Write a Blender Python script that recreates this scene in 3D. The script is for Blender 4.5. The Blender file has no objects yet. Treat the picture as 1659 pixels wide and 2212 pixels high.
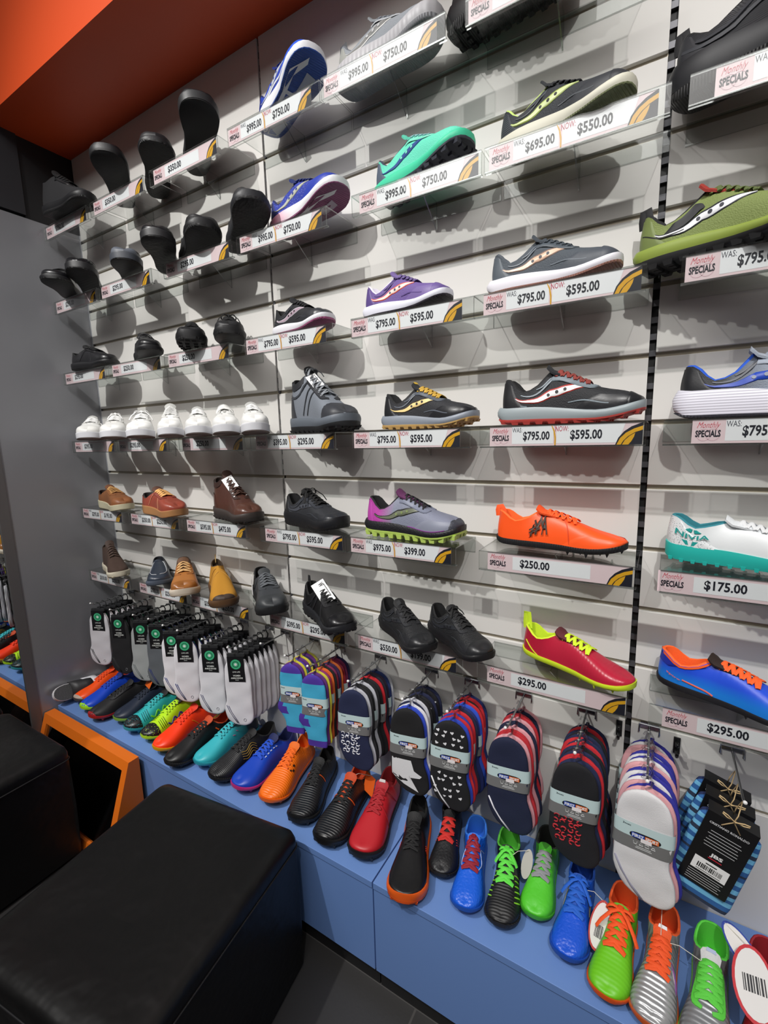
import bpy, bmesh, math, random
import numpy as np
from mathutils import Vector, Matrix

random.seed(7)
SC = bpy.context.scene
COL = SC.collection
PI = math.pi

# ------------------------------------------------------------------ camera
cam_d = bpy.data.cameras.new('camera')
cam = bpy.data.objects.new('camera', cam_d)
COL.objects.link(cam)
cam.location = (1.1751, -1.2371, 1.5572)
cam.rotation_euler = (1.412, 0.0247, 0.5399)
cam_d.sensor_fit = 'VERTICAL'
cam_d.sensor_height = 36.0
cam_d.lens = 36.0 * 983.94 / 2212.0
cam_d.clip_start = 0.02
SC.camera = cam

# ------------------------------------------------------------------ view, world, lights
SC.view_settings.view_transform = 'Standard'
SC.view_settings.look = 'None'
SC.view_settings.exposure = 0.18
SC.view_settings.gamma = 1.0
SC.view_settings.use_curve_mapping = False
SC.cycles.max_bounces = 10
SC.cycles.diffuse_bounces = 3
SC.cycles.glossy_bounces = 4
SC.cycles.transparent_max_bounces = 48
SC.cycles.caustics_reflective = False
SC.cycles.caustics_refractive = False

world = bpy.data.worlds.new('shop_ambient')
SC.world = world
world.use_nodes = True
world.node_tree.nodes['Background'].inputs[0].default_value = (1.0, 0.94, 0.90, 1)
world.node_tree.nodes['Background'].inputs[1].default_value = 0.15

LAMP_X = (-2.0, -0.25, 1.75, 3.6)
for i, lx in enumerate(LAMP_X):
    ld = bpy.data.lights.new('track_spot', 'SPOT')
    ld.energy = (330, 285, 195, 120)[i]
    ld.color = (1.0, 0.982, 0.95)
    ld.spot_size = math.radians(66)
    ld.spot_blend = 1.0
    ld.shadow_soft_size = 0.03
    lo = bpy.data.objects.new('track_spot', ld)
    COL.objects.link(lo)
    lo.location = (lx, -2.3, 3.88)
    tgt = Vector((lx, -0.02, 1.40))
    lo.rotation_euler = (tgt - Vector(lo.location)).to_track_quat('-Z', 'Y').to_euler()
# unseen overhead fill, added to lift the shadows but not the soffit underside
ad = bpy.data.lights.new('overhead_fill', 'AREA')
ad.shape = 'RECTANGLE'; ad.size = 3.5; ad.size_y = 2.2
ad.energy = 75; ad.color = (1.0, 0.97, 0.95)
ao = bpy.data.objects.new('overhead_fill', ad)
COL.objects.link(ao); ao.location = (0.7, -2.6, 4.0)
ao.rotation_euler = (math.radians(10), 0, 0)

# ------------------------------------------------------------------ materials
MATS = {}
def lin(h):
    if isinstance(h, tuple): return h
    h = h.lstrip('#')
    o = []
    for k in (0, 2, 4):
        c = int(h[k:k+2], 16) / 255.0
        o.append(c/12.92 if c <= 0.04045 else ((c+0.055)/1.055)**2.4)
    return tuple(o)

def mat(color, rough=0.55, bump=None, scale=200.0, strength=0.25, metal=0.0, color2=None, grad=None, spec=0.5, coat=0.0, dots=None):
    """Principled surface; bump picks a weave, grain, scale or rib relief; grad blends to color2 along object x."""
    key = (color, rough, bump, scale, strength, metal, color2, grad, spec, coat, dots)
    if key in MATS: return MATS[key]
    m = bpy.data.materials.new('surface_' + str(len(MATS)))
    m.use_nodes = True
    nt = m.node_tree; N = nt.nodes; L = nt.links
    b = N['Principled BSDF']
    c = lin(color)
    b.inputs['Base Color'].default_value = (*c, 1)
    b.inputs['Roughness'].default_value = rough
    b.inputs['Metallic'].default_value = metal
    b.inputs['Specular IOR Level'].default_value = spec
    b.inputs['Coat Weight'].default_value = coat
    m.diffuse_color = (*c, 1)
    tc = None
    if bump or grad or dots:
        tc = N.new('ShaderNodeTexCoord')
    if color2 and grad:
        sx = N.new('ShaderNodeSeparateXYZ'); L.new(tc.outputs['Object'], sx.inputs[0])
        mr = N.new('ShaderNodeMapRange'); mr.clamp = True
        mr.inputs[1].default_value = grad[0]; mr.inputs[2].default_value = grad[1]
        L.new(sx.outputs[grad[2] if len(grad) > 2 else 0], mr.inputs[0])
        mx = N.new('ShaderNodeMix'); mx.data_type = 'RGBA'
        mx.inputs[6].default_value = (*c, 1); mx.inputs[7].default_value = (*lin(color2), 1)
        L.new(mr.outputs[0], mx.inputs[0]); L.new(mx.outputs[2], b.inputs['Base Color'])
    if dots:
        vt = N.new('ShaderNodeTexVoronoi'); vt.inputs['Scale'].default_value = dots[0]
        L.new(tc.outputs['Object'], vt.inputs['Vector'])
        mr = N.new('ShaderNodeMath'); mr.operation = 'LESS_THAN'; mr.inputs[1].default_value = dots[1]
        L.new(vt.outputs['Distance'], mr.inputs[0])
        mx = N.new('ShaderNodeMix'); mx.data_type = 'RGBA'
        mx.inputs[6].default_value = (*c, 1); mx.inputs[7].default_value = (*lin(dots[2]), 1)
        L.new(mr.outputs[0], mx.inputs[0]); L.new(mx.outputs[2], b.inputs['Base Color'])
    if bump:
        bn = N.new('ShaderNodeBump'); bn.inputs['Strength'].default_value = strength
        bn.inputs['Distance'].default_value = 0.002
        if bump == 'weave':
            t = N.new('ShaderNodeTexVoronoi'); t.feature = 'F1'; out = 'Distance'
        elif bump == 'scales':
            t = N.new('ShaderNodeTexVoronoi'); t.feature = 'DISTANCE_TO_EDGE'; out = 'Distance'
        elif bump == 'ribs':
            t = N.new('ShaderNodeTexWave'); out = 'Fac'; t.bands_direction = 'X'
        elif bump == 'ribs_y':
            t = N.new('ShaderNodeTexWave'); out = 'Fac'; t.bands_direction = 'Z'
        else:
            t = N.new('ShaderNodeTexNoise'); out = 'Fac'; t.inputs['Detail'].default_value = 3
        t.inputs['Scale'].default_value = scale
        L.new(tc.outputs['Object'], t.inputs['Vector'])
        L.new(t.outputs[out], bn.inputs['Height'])
        L.new(bn.outputs[0], b.inputs['Normal'])
    MATS[key] = m
    return m

def acrylic_material(name, tint, gloss_rough, base):
    m = bpy.data.materials.new(name); m.use_nodes = True
    nt = m.node_tree; N = nt.nodes; L = nt.links
    for n in list(N):
        if n.type == 'BSDF_PRINCIPLED': N.remove(n)
    out = [n for n in N if n.type == 'OUTPUT_MATERIAL'][0]
    tr = N.new('ShaderNodeBsdfTransparent'); tr.inputs[0].default_value = (*tint, 1)
    gl = N.new('ShaderNodeBsdfGlossy'); gl.inputs['Roughness'].default_value = gloss_rough
    lw = N.new('ShaderNodeLayerWeight'); lw.inputs[0].default_value = 0.5
    pw = N.new('ShaderNodeMath'); pw.operation = 'POWER'; pw.inputs[1].default_value = 5.0
    ml = N.new('ShaderNodeMath'); ml.operation = 'MULTIPLY_ADD'; ml.inputs[1].default_value = 0.9; ml.inputs[2].default_value = 0.04+base; ml.use_clamp = True
    mx = N.new('ShaderNodeMixShader')
    L.new(lw.outputs['Facing'], pw.inputs[0]); L.new(pw.outputs[0], ml.inputs[0]); L.new(ml.outputs[0], mx.inputs[0])
    L.new(tr.outputs[0], mx.inputs[1]); L.new(gl.outputs[0], mx.inputs[2]); L.new(mx.outputs[0], out.inputs[0])
    return m
ACRYLIC = acrylic_material('clear_acrylic', (0.965, 0.975, 0.97), 0.03, 0.0)
ACRYLIC_EDGE = acrylic_material('acrylic_cut_edge', (0.62, 0.65, 0.64), 0.25, 0.22)

# ------------------------------------------------------------------ object helpers
def link(o, parent=None):
    COL.objects.link(o)
    if parent is not None: o.parent = parent
    return o

def mesh(name, verts, faces, m, parent=None, smooth=True, mi=None, fix=True):
    me = bpy.data.meshes.new(name)
    me.from_pydata([tuple(map(float, v)) for v in verts], [], [tuple(f) for f in faces])
    if fix:
        bm = bmesh.new(); bm.from_mesh(me)
        bmesh.ops.remove_doubles(bm, verts=bm.verts, dist=1e-6)
        bmesh.ops.recalc_face_normals(bm, faces=bm.faces)
        bm.to_mesh(me); bm.free()
    for mm in (m if isinstance(m, (list, tuple)) else [m]): me.materials.append(mm)
    me.polygons.foreach_set('use_smooth', [smooth]*len(me.polygons))
    if smooth: me.set_sharp_from_angle(angle=math.radians(48))
    if mi is not None and len(mi) == len(me.polygons): me.polygons.foreach_set('material_index', mi)
    return link(bpy.data.objects.new(name, me), parent)

class MB:
    """collects boxes, prisms and tubes for one mesh"""
    def __init__(s): s.v = []; s.f = []; s.m = []
    def add(s, v, f, mi=0):
        b = len(s.v); s.v += [tuple(map(float, p)) for p in v]
        s.f += [tuple(b+i for i in q) for q in f]; s.m += [mi]*len(f)
    def box(s, lo, hi, mi=0):
        x0, y0, z0 = lo; x1, y1, z1 = hi
        s.add([(x0,y0,z0),(x1,y0,z0),(x1,y1,z0),(x0,y1,z0),(x0,y0,z1),(x1,y0,z1),(x1,y1,z1),(x0,y1,z1)],
              [(0,3,2,1),(4,5,6,7),(0,1,5,4),(1,2,6,5),(2,3,7,6),(3,0,4,7)], mi)
    def prism(s, poly, axis, a, b, mi=0):
        n = len(poly)
        def P(p, t):
            return {'x': (t, p[0], p[1]), 'y': (p[0], t, p[1]), 'z': (p[0], p[1], t)}[axis]
        s.add([P(p, a) for p in poly] + [P(p, b) for p in poly],
              [tuple(range(n))[::-1], tuple(range(n, 2*n))] + [(i, (i+1) % n, n+(i+1) % n, n+i) for i in range(n)], mi)
    def tube(s, pts, r, n=6, flat=1.0, up=(0,0,1), caps=True, mi=0):
        """round or flattened tube along a polyline; r a number or one per point; flat squashes the thickness along the up side"""
        P = [Vector(p) for p in pts]; k = len(P)
        R = r if isinstance(r, (list, tuple)) else [r]*k
        V = []; U = Vector(up)
        for i in range(k):
            t = (P[min(i+1, k-1)] - P[max(i-1, 0)])
            t = t.normalized() if t.length > 1e-9 else Vector((1,0,0))
            a = t.cross(U)
            if a.length < 1e-4: a = t.cross(Vector((0.3, 1, 0.2)))
            a.normalize(); b = a.cross(t).normalized()
            for j in range(n):
                an = 2*PI*j/n
                V.append(P[i] + a*math.cos(an)*R[i] + b*math.sin(an)*R[i]*flat)
        F = []
        for i in range(k-1):
            for j in range(n):
                F.append((i*n+j, i*n+(j+1) % n, (i+1)*n+(j+1) % n, (i+1)*n+j))
        if caps:
            F.append(tuple(range(n))[::-1]); F.append(tuple(range((k-1)*n, k*n)))
        s.add(V, F, mi)
    def grid(s, rows, mi=0, close=False):
        """rows of equal length points joined into quads"""
        n = len(rows[0]); V = [p for r in rows for p in r]; F = []
        for i in range(len(rows)-1):
            for j in range(n if close else n-1):
                F.append((i*n+j, i*n+(j+1) % n, (i+1)*n+(j+1) % n, (i+1)*n+j))
        s.add(V, F, mi)
    def build(s, name, m, parent=None, smooth=False, fix=True, bevel=0.0):
        me = bpy.data.meshes.new(name)
        me.from_pydata(s.v, [], s.f)
        for mm in (m if isinstance(m, (list, tuple)) else [m]): me.materials.append(mm)
        me.polygons.foreach_set('material_index', s.m)
        if fix or bevel:
            bm = bmesh.new(); bm.from_mesh(me)
            if fix: bmesh.ops.recalc_face_normals(bm, faces=bm.faces)
            if bevel:
                bmesh.ops.bevel(bm, geom=list(bm.edges), offset=bevel, segments=3, affect='EDGES', profile=0.5)
            bm.to_mesh(me); bm.free()
        me.polygons.foreach_set('use_smooth', [smooth]*len(me.polygons))
        return link(bpy.data.objects.new(name, me), parent)

def empty(name, loc, rz=0.0):
    o = bpy.data.objects.new(name, None); link(o)
    o.empty_display_size = 0.02
    o.location = loc; o.rotation_euler = (0, 0, rz)
    return o

def tag(o, label=None, cat=None, group=None, kind=None):
    if label: o['label'] = label
    if cat: o['category'] = cat
    if group: o['group'] = group
    if kind: o['kind'] = kind
    return o

def structure(o):
    o['kind'] = 'structure'; return o

TEXTS = {}
def text_geo(s, bold=0.0, shear=0.0):
    """flat letter outlines of a string: verts (2-D, cap height about 0.7) and faces"""
    key = (s, bold, shear)
    if key in TEXTS: return TEXTS[key]
    c = bpy.data.curves.new('lettering', 'FONT'); c.body = s; c.offset = bold; c.shear = shear
    c.resolution_u = 2
    o = bpy.data.objects.new('lettering', c); COL.objects.link(o)
    dg = bpy.context.evaluated_depsgraph_get()
    me = bpy.data.meshes.new_from_object(o.evaluated_get(dg))
    V = np.array([v.co[:2] for v in me.vertices]) if len(me.vertices) else np.zeros((0, 2))
    F = [tuple(p.vertices) for p in me.polygons]
    bpy.data.objects.remove(o); bpy.data.curves.remove(c); bpy.data.meshes.remove(me)
    if len(V):
        V[:, 0] -= V[:, 0].min()
    TEXTS[key] = (V, F)
    return V, F

def put_text(mb, s, x, z, w, h, fn, bold=0.03, shear=0.0, mi=0):
    """letters fitted to a w by h box at x, z; fn maps (x, z) to a 3-D point"""
    if s == '-':          # a line of print too small to read
        mb.add([fn(x, z), fn(x+w, z), fn(x+w, z+h), fn(x, z+h)], [(0, 1, 2, 3)], mi); return
    V, F = text_geo(s, bold, shear)
    if not len(V): return
    x0, x1 = V[:, 0].min(), V[:, 0].max(); y0, y1 = V[:, 1].min(), V[:, 1].max()
    pts = [fn(x + (v[0]-x0)/(x1-x0)*w, z + (v[1]-y0)/max(y1-y0, 1e-6)*h) for v in V]
    mb.add(pts, F, mi)
# ------------------------------------------------------------------ the shop: walls, floor, soffit, plinth
H0 = 1.43                         # height of the reference groove above the floor
WALL_M = mat('#dedcd8', 0.5, 'grain', 6.0, 0.02, spec=0.3)
GROOVE_M = mat('#b3aa98', 0.4, metal=0.3)
DARKGAP_M = mat('#0a0a0b', 0.6)
UPRIGHT_M = mat('#5c5c60', 0.4, metal=0.5)
PLINTH_M = mat('#6a8cc8', 0.42, 'grain', 300, 0.04)
ORANGE_M = mat('#cc4818', 0.5, 'grain', 260, 0.06)
BLACKWALL_M = mat('#222226', 0.6, 'grain', 90, 0.05)
PANEL_M = mat('#8f9095', 0.34, 'grain', 500, 0.05, metal=0.35)
FLOOR_M = mat('#2f2e2e', 0.5, 'grain', 120, 0.10)

grooves = [k*0.15 + H0 for k in range(-5, 8)]
def slat_bay(name, x0, x1):
    mb = MB()
    zs = [0.30] + [g for g in grooves if g < 2.83] + [2.86]
    for a, b in zip(zs[:-1], zs[1:]):
        lo = a + (0.0055 if a > 0.4 else 0); hi = b - (0.0055 if b < 2.85 else 0)
        # board with small chamfered edges
        mb.prism([(0.016, lo), (0.001, lo), (0.0, lo+0.001), (0.0, hi-0.001), (0.001, hi), (0.016, hi)], 'x', x0, x1)
    structure(mb.build(name, WALL_M))
bays = ((-1.163, -0.0045), (0.0045, 1.1405), (1.1545, 2.30), (2.314, 3.4))
for i, (a, b) in enumerate(bays): slat_bay('wall_back' if i == 0 else 'wall_back.%03d' % i, a, b)
mb = MB()
for a, b in bays:
    for g in grooves:
        if g < 2.83:
            mb.box((a, 0.0095, g-0.009), (b, 0.014, g+0.009))
structure(mb.build('trim_1', GROOVE_M))
mb = MB(); mb.box((-1.30, 0.017, 0.0), (3.5, 0.05, 3.4)); structure(mb.build('wall_rear', DARKGAP_M))
# slotted uprights in the joints between the panels
def upright(name, xc, w, pitch=0.036, bar=0.013):
    mb = MB(); z = 0.36
    mb.box((xc-w/2, 0.0135, 0.36), (xc+w/2, 0.0165, 2.86), 1)
    while z < 2.82:
        mb.box((xc-w/2, 0.006, z), (xc+w/2, 0.0134, z+bar), 0); z += pitch
    structure(mb.build(name, [UPRIGHT_M, DARKGAP_M]))
upright('trim_2', 1.1475, 0.014)
upright('trim_3', 0.0, 0.009, 0.036, 0.017)
upright('trim_4', 2.307, 0.014)
# orange soffit over the display
mb = MB(); mb.box((-1.30, -0.311, 2.825), (3.5, 0.016, 3.9)); structure(mb.build('ceiling', ORANGE_M))
# dark end wall above the grey side panel, with a shallow step
mb = MB()
mb.box((-1.30, -0.211, 2.51), (-1.168, 0.016, 2.825))
structure(mb.build('wall_left', mat('#101013', 0.6)))
mb = MB(); mb.box((-1.36, -1.02, 2.52), (-1.160, -0.211, 3.9)); structure(mb.build('wall_left_upper', BLACKWALL_M))
# grey satin side panel
mb = MB(); mb.box((-1.30, -0.425, 0.0), (-1.166, 0.016, 2.51)); structure(mb.build('wall_left_panel', PANEL_M))
mb = MB(); mb.box((-1.168, -0.004, 0.36), (-1.163, 0.0, 2.51)); structure(mb.build('trim_5', mat('#b9bcc4', 0.3, metal=0.6)))
# tall mirror on the side column, in a grey frame
mir = empty('wall_mirror', (-1.166, -0.445, 0.0))
tag(mir, 'tall grey framed mirror on the side column reflecting the display wall', 'mirror')
mb = MB()
mb.box((-0.03, -0.018, 0.02), (0.004, 0.020, 2.2)); mb.box((-0.03, -0.56, 0.02), (0.004, -0.52, 2.2))
mb.box((-0.03, -0.52, 2.16), (0.004, -0.018, 2.2)); mb.box((-0.03, -0.52, 0.02), (0.004, -0.018, 0.06))
mb.build('frame', mat('#6d6b6c', 0.4, metal=0.5), mir)
mb = MB(); mb.box((-0.03, -0.52, 0.06), (-0.004, -0.018, 2.16))
mb.build('mirror_glass', mat('#d8dcdc', 0.015, metal=1.0), mir)
mb = MB(); mb.box((-1.36, -1.02, 0.0), (-1.197, -0.426, 2.52)); structure(mb.build('wall_left_column', BLACKWALL_M))
# floor of dark tiles with joints
mb = MB(); mb.box((-3.0, -4.5, -0.05), (4.0, 0.05, 0.0))
fl = structure(mb.build('floor', FLOOR_M))
nt = FLOOR_M.node_tree
br = nt.nodes.new('ShaderNodeTexBrick'); br.inputs['Scale'].default_value = 1.0
br.offset = 0.0
br.inputs['Color1'].default_value = (*lin('#343333'), 1); br.inputs['Color2'].default_value = (*lin('#2c2b2b'), 1)
br.inputs['Mortar'].default_value = (*lin('#4a4847'), 1)
br.inputs['Mortar Size'].default_value = 0.003; br.inputs['Brick Width'].default_value = 0.6; br.inputs['Row Height'].default_value = 0.6
tcn = nt.nodes.new('ShaderNodeTexCoord'); mp = nt.nodes.new('ShaderNodeMapping'); mp.inputs['Location'].default_value = (-0.09, 0.33, 0)
nt.links.new(tcn.outputs['Object'], mp.inputs[0]); nt.links.new(mp.outputs[0], br.inputs['Vector'])
nt.links.new(br.outputs['Color'], nt.nodes['Principled BSDF'].inputs['Base Color'])
# dark shop behind the photographer
mb = MB(); mb.box((-3.0, -4.6, 0), (4.0, -4.5, 3.9)); structure(mb.build('wall_front', mat('#6b6a68', 0.7)))

# blue display plinth: two units, each with its own top board, and a recessed black kick board
def plinth_unit(x0, x1, label):
    r = empty('display_plinth', ((x0+x1)/2, -0.17, 0.0))
    tag(r, label, 'plinth', 'blue plinth units')
    w = (x1-x0)/2 - 0.0008
    mb = MB(); mb.box((-w, -0.187, 0.349), (w, 0.168, 0.369)); mb.build('top_board', PLINTH_M, r, bevel=0.0012)
    mb = MB(); mb.box((-w, -0.184, 0.078), (w, 0.160, 0.3485)); mb.build('front_panel', PLINTH_M, r, bevel=0.0008)
    mb = MB(); mb.box((-w, -0.160, 0.0), (w, 0.16, 0.0775)); mb.build('kick_board', mat('#141416', 0.5), r)
plinth_unit(-1.163, 0.575, 'blue plinth unit under the men\'s football boots, left of the joint line')
plinth_unit(0.577, 2.6, 'blue plinth unit under the bright children\'s boots, right of the joint line')

# ------------------------------------------------------------------ sloping foot mirror with orange frame
fm = empty('foot_mirror', (-0.825, -0.372, 0.0))
tag(fm, 'low sloping shoe mirror in an orange frame against the blue plinth', 'mirror')
hw = 0.335; zt = 0.362
def fy(z): return -0.040 - (zt-z)*0.33     # front face slopes out towards the floor
mb = MB()
for s in (-1, 1):
    xa, xb = (hw-0.032, hw) if s > 0 else (-hw, -hw+0.032)
    mb.prism([(0.0, 0.0), (0.0, zt), (fy(zt), zt), (fy(0), 0.0)], 'x', xa, xb)
mb.prism([(0.0, zt-0.036), (0.0, zt), (fy(zt), zt), (fy(zt-0.036), zt-0.036)], 'x', -hw+0.032, hw-0.032)
mb.prism([(0.0, 0.0), (0.0, 0.03), (fy(0.03), 0.03), (fy(0), 0.0)], 'x', -hw+0.032, hw-0.032)
mb.build('frame', mat('#e0701c', 0.38, 'grain', 200, 0.04), fm)
mb = MB()
mb.prism([(fy(0.03)+0.016, 0.03), (fy(0.03)+0.010, 0.03), (fy(zt-0.036)+0.010, zt-0.036), (fy(zt-0.036)+0.016, zt-0.036)], 'x', -hw+0.032, hw-0.032)
mb.build('mirror_glass', mat('#b9bcc0', 0.02, metal=1.0), fm)

# ------------------------------------------------------------------ black cube stools
def stool(loc, rz, sx, sy, h, label):
    r = empty('cube_stool', loc, rz); tag(r, label, 'stool', 'black cube stools')
    hm = mat('#09090a', 0.42, 'grain', 7, 0.55, spec=0.4)
    bn_ = [q for q in hm.node_tree.nodes if q.type == 'BUMP'][0]; bn_.inputs['Distance'].default_value = 0.02
    # upholstered body: rounded box whose top sags a little and puckers at the corners
    n = 26
    def outline(inset, z, rad):
        pts = []
        for qx, qy, a0 in ((1, 1, 0), (-1, 1, 90), (-1, -1, 180), (1, -1, 270)):
            for k in range(7):
                a = math.radians(a0 + 90*k/6)
                pts.append((qx*(sx/2-rad-inset) + rad*math.cos(a), qy*(sy/2-rad-inset) + rad*math.sin(a), z))
        return pts
    mb = MB()
    mb.grid([outline(0.0, 0.015, 0.02), outline(-0.003, h*0.45, 0.02), outline(0, h-0.05, 0.02)], close=True)
    mb.build('body', hm, r, smooth=True)
    mb = MB()
    rows = [outline(0.0, h-0.052, 0.02), outline(-0.001, h-0.03, 0.024), outline(0.003, h-0.012, 0.028), outline(0.012, h-0.003, 0.034),
            outline(0.025, h+0.001, 0.04), outline(0.05, h+0.003, 0.05), outline(0.09, h+0.001, 0.06), outline(0.14, h-0.003, 0.06), outline(0.19, h-0.006, 0.05)]
    mb.grid(rows, close=True)
    top = outline(0.19, h-0.006, 0.05); mb.add(top, [tuple(range(len(top)))])
    mb.build('seat_cushion', hm, r, smooth=True)
    mb = MB(); pts = outline(-0.0012, h-0.052, 0.02); mb.tube(pts+[pts[0]], 0.0028, 5, caps=False)
    mb.build('piping', mat('#1b1b1d', 0.4), r, smooth=True)
    mb = MB()
    for a in (-1, 1):
        for b in (-1, 1): mb.box((a*(sx/2-0.05)-0.02, b*(sy/2-0.05)-0.02, 0), (a*(sx/2-0.05)+0.02, b*(sy/2-0.05)+0.02, 0.0148))
    mb.build('feet', mat('#0b0b0b', 0.5), r)
stool((0.126, -0.706, 0.0), math.radians(7.5), 0.525, 0.56, 0.462, 'near black leatherette cube stool in front of the blue plinth')
stool((-0.893, -0.82, 0.0), math.radians(1), 0.50, 0.56, 0.458, 'far black leatherette cube stool beside the orange framed foot mirror')
# ------------------------------------------------------------------ shoe builder
def hermite(tab):
    xs = np.array([p[0] for p in tab], float); ys = np.array([p[1] for p in tab], float)
    d = np.diff(ys)/np.diff(xs); m = np.zeros(len(xs)); m[0] = d[0]; m[-1] = d[-1]
    for i in range(1, len(xs)-1):
        m[i] = 0 if d[i-1]*d[i] <= 0 else 2*d[i-1]*d[i]/(d[i-1]+d[i])
    def f(x):
        x = min(max(x, xs[0]), xs[-1]); i = min(int(np.searchsorted(xs, x, 'right'))-1, len(xs)-2); i = max(i, 0)
        h = xs[i+1]-xs[i]; t = (x-xs[i])/h
        return ((2*t**3-3*t*t+1)*ys[i] + (t**3-2*t*t+t)*h*m[i] + (-2*t**3+3*t*t)*ys[i+1] + (t**3-t*t)*h*m[i+1])
    return f
def sstep(a, b, x):
    t = min(max((x-a)/(b-a), 0.0), 1.0); return t*t*(3-2*t)

BASE = dict(W=1.18, th=.105, tt=.062, ts=.06, hs=.03, tc=.385, zh=.335, zd=.228, zr0=.375, z6=.272, z75=.226, z88=.195,
            xr=.93, zrt=.125, wcol=.092, bulge=.62, full=.64, hflare=0.0, flare=.012, point=0.0, lift=0.0, collar='low')
KINDS = {
 'runner': dict(hflare=.030, th=.118, tt=.066, ts=.065, hs=.035),
 'trail': dict(hflare=.022, th=.112, tt=.066, ts=.065, hs=.03, W=1.2),
 'court': dict(full=.78, bulge=.74, wcol=.102, th=.098, tt=.085, ts=.035, hs=.0, zh=.28, zd=.22, zr0=.345, z6=.275, z75=.232, z88=.205, flare=.004, W=1.16),
 'dress': dict(full=.72, bulge=.70, th=.095, tt=.06, ts=.03, hs=.0, zh=.27, zd=.21, zr0=.325, z6=.258, z75=.212, z88=.185, W=1.14, flare=.01),
 'comfort': dict(full=.76, bulge=.72, wcol=.10, th=.12, tt=.085, ts=.055, hs=.02, W=1.22, zr0=.36, z75=.24, z88=.212),
 'hightop': dict(th=.11, tt=.085, ts=.035, zh=.44, zd=.40, zr0=.50, z6=.32, z75=.225, z88=.185, tc=.34, wcol=.095, W=1.16, collar='mid'),
 'boot': dict(th=.13, tt=.10, ts=.04, zh=.52, zd=.46, zr0=.57, z6=.345, z75=.25, z88=.215, tc=.33, wcol=.105, W=1.24, collar='mid'),
 'moc': dict(th=.09, tt=.07, ts=.04, zh=.255, zd=.215, zr0=.30, z6=.255, z75=.215, z88=.18, tc=.44, wcol=.088, W=1.2),
 'cleat': dict(th=.055, tt=.045, ts=.07, hs=.02, zh=.27, zd=.205, zr0=.315, z6=.25, z75=.20, z88=.165, W=1.18, lift=.04, flare=.004, zrt=.10, tc=.38),
 'turf': dict(th=.075, tt=.065, ts=.06, hs=.02, zh=.28, zd=.215, zr0=.315, z6=.245, z75=.205, z88=.17, W=1.18, lift=.02, flare=.006, tc=.38),
 'spike': dict(th=.05, tt=.045, ts=.055, hs=.03, zh=.27, zd=.20, zr0=.29, z6=.225, z75=.175, z88=.14, W=1.0, lift=.030, flare=.004, zrt=.09, tc=.38),
}
YO = hermite([(0, 0), (.08, .050), (.16, .083), (.30, .108), (.42, .110), (.52, .117), (.62, .139), (.72, .147), (.80, .126), (.88, .085), (.94, .046), (1, 0)])
YI = hermite([(0, 0), (.08, .048), (.16, .080), (.30, .099), (.42, .091), (.52, .095), (.62, .122), (.72, .139), (.80, .128), (.88, .093), (.94, .052), (1, 0)])
# half widths are tabulated against t = arccos(1-2x)/pi so that heel and toe come out round

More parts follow.
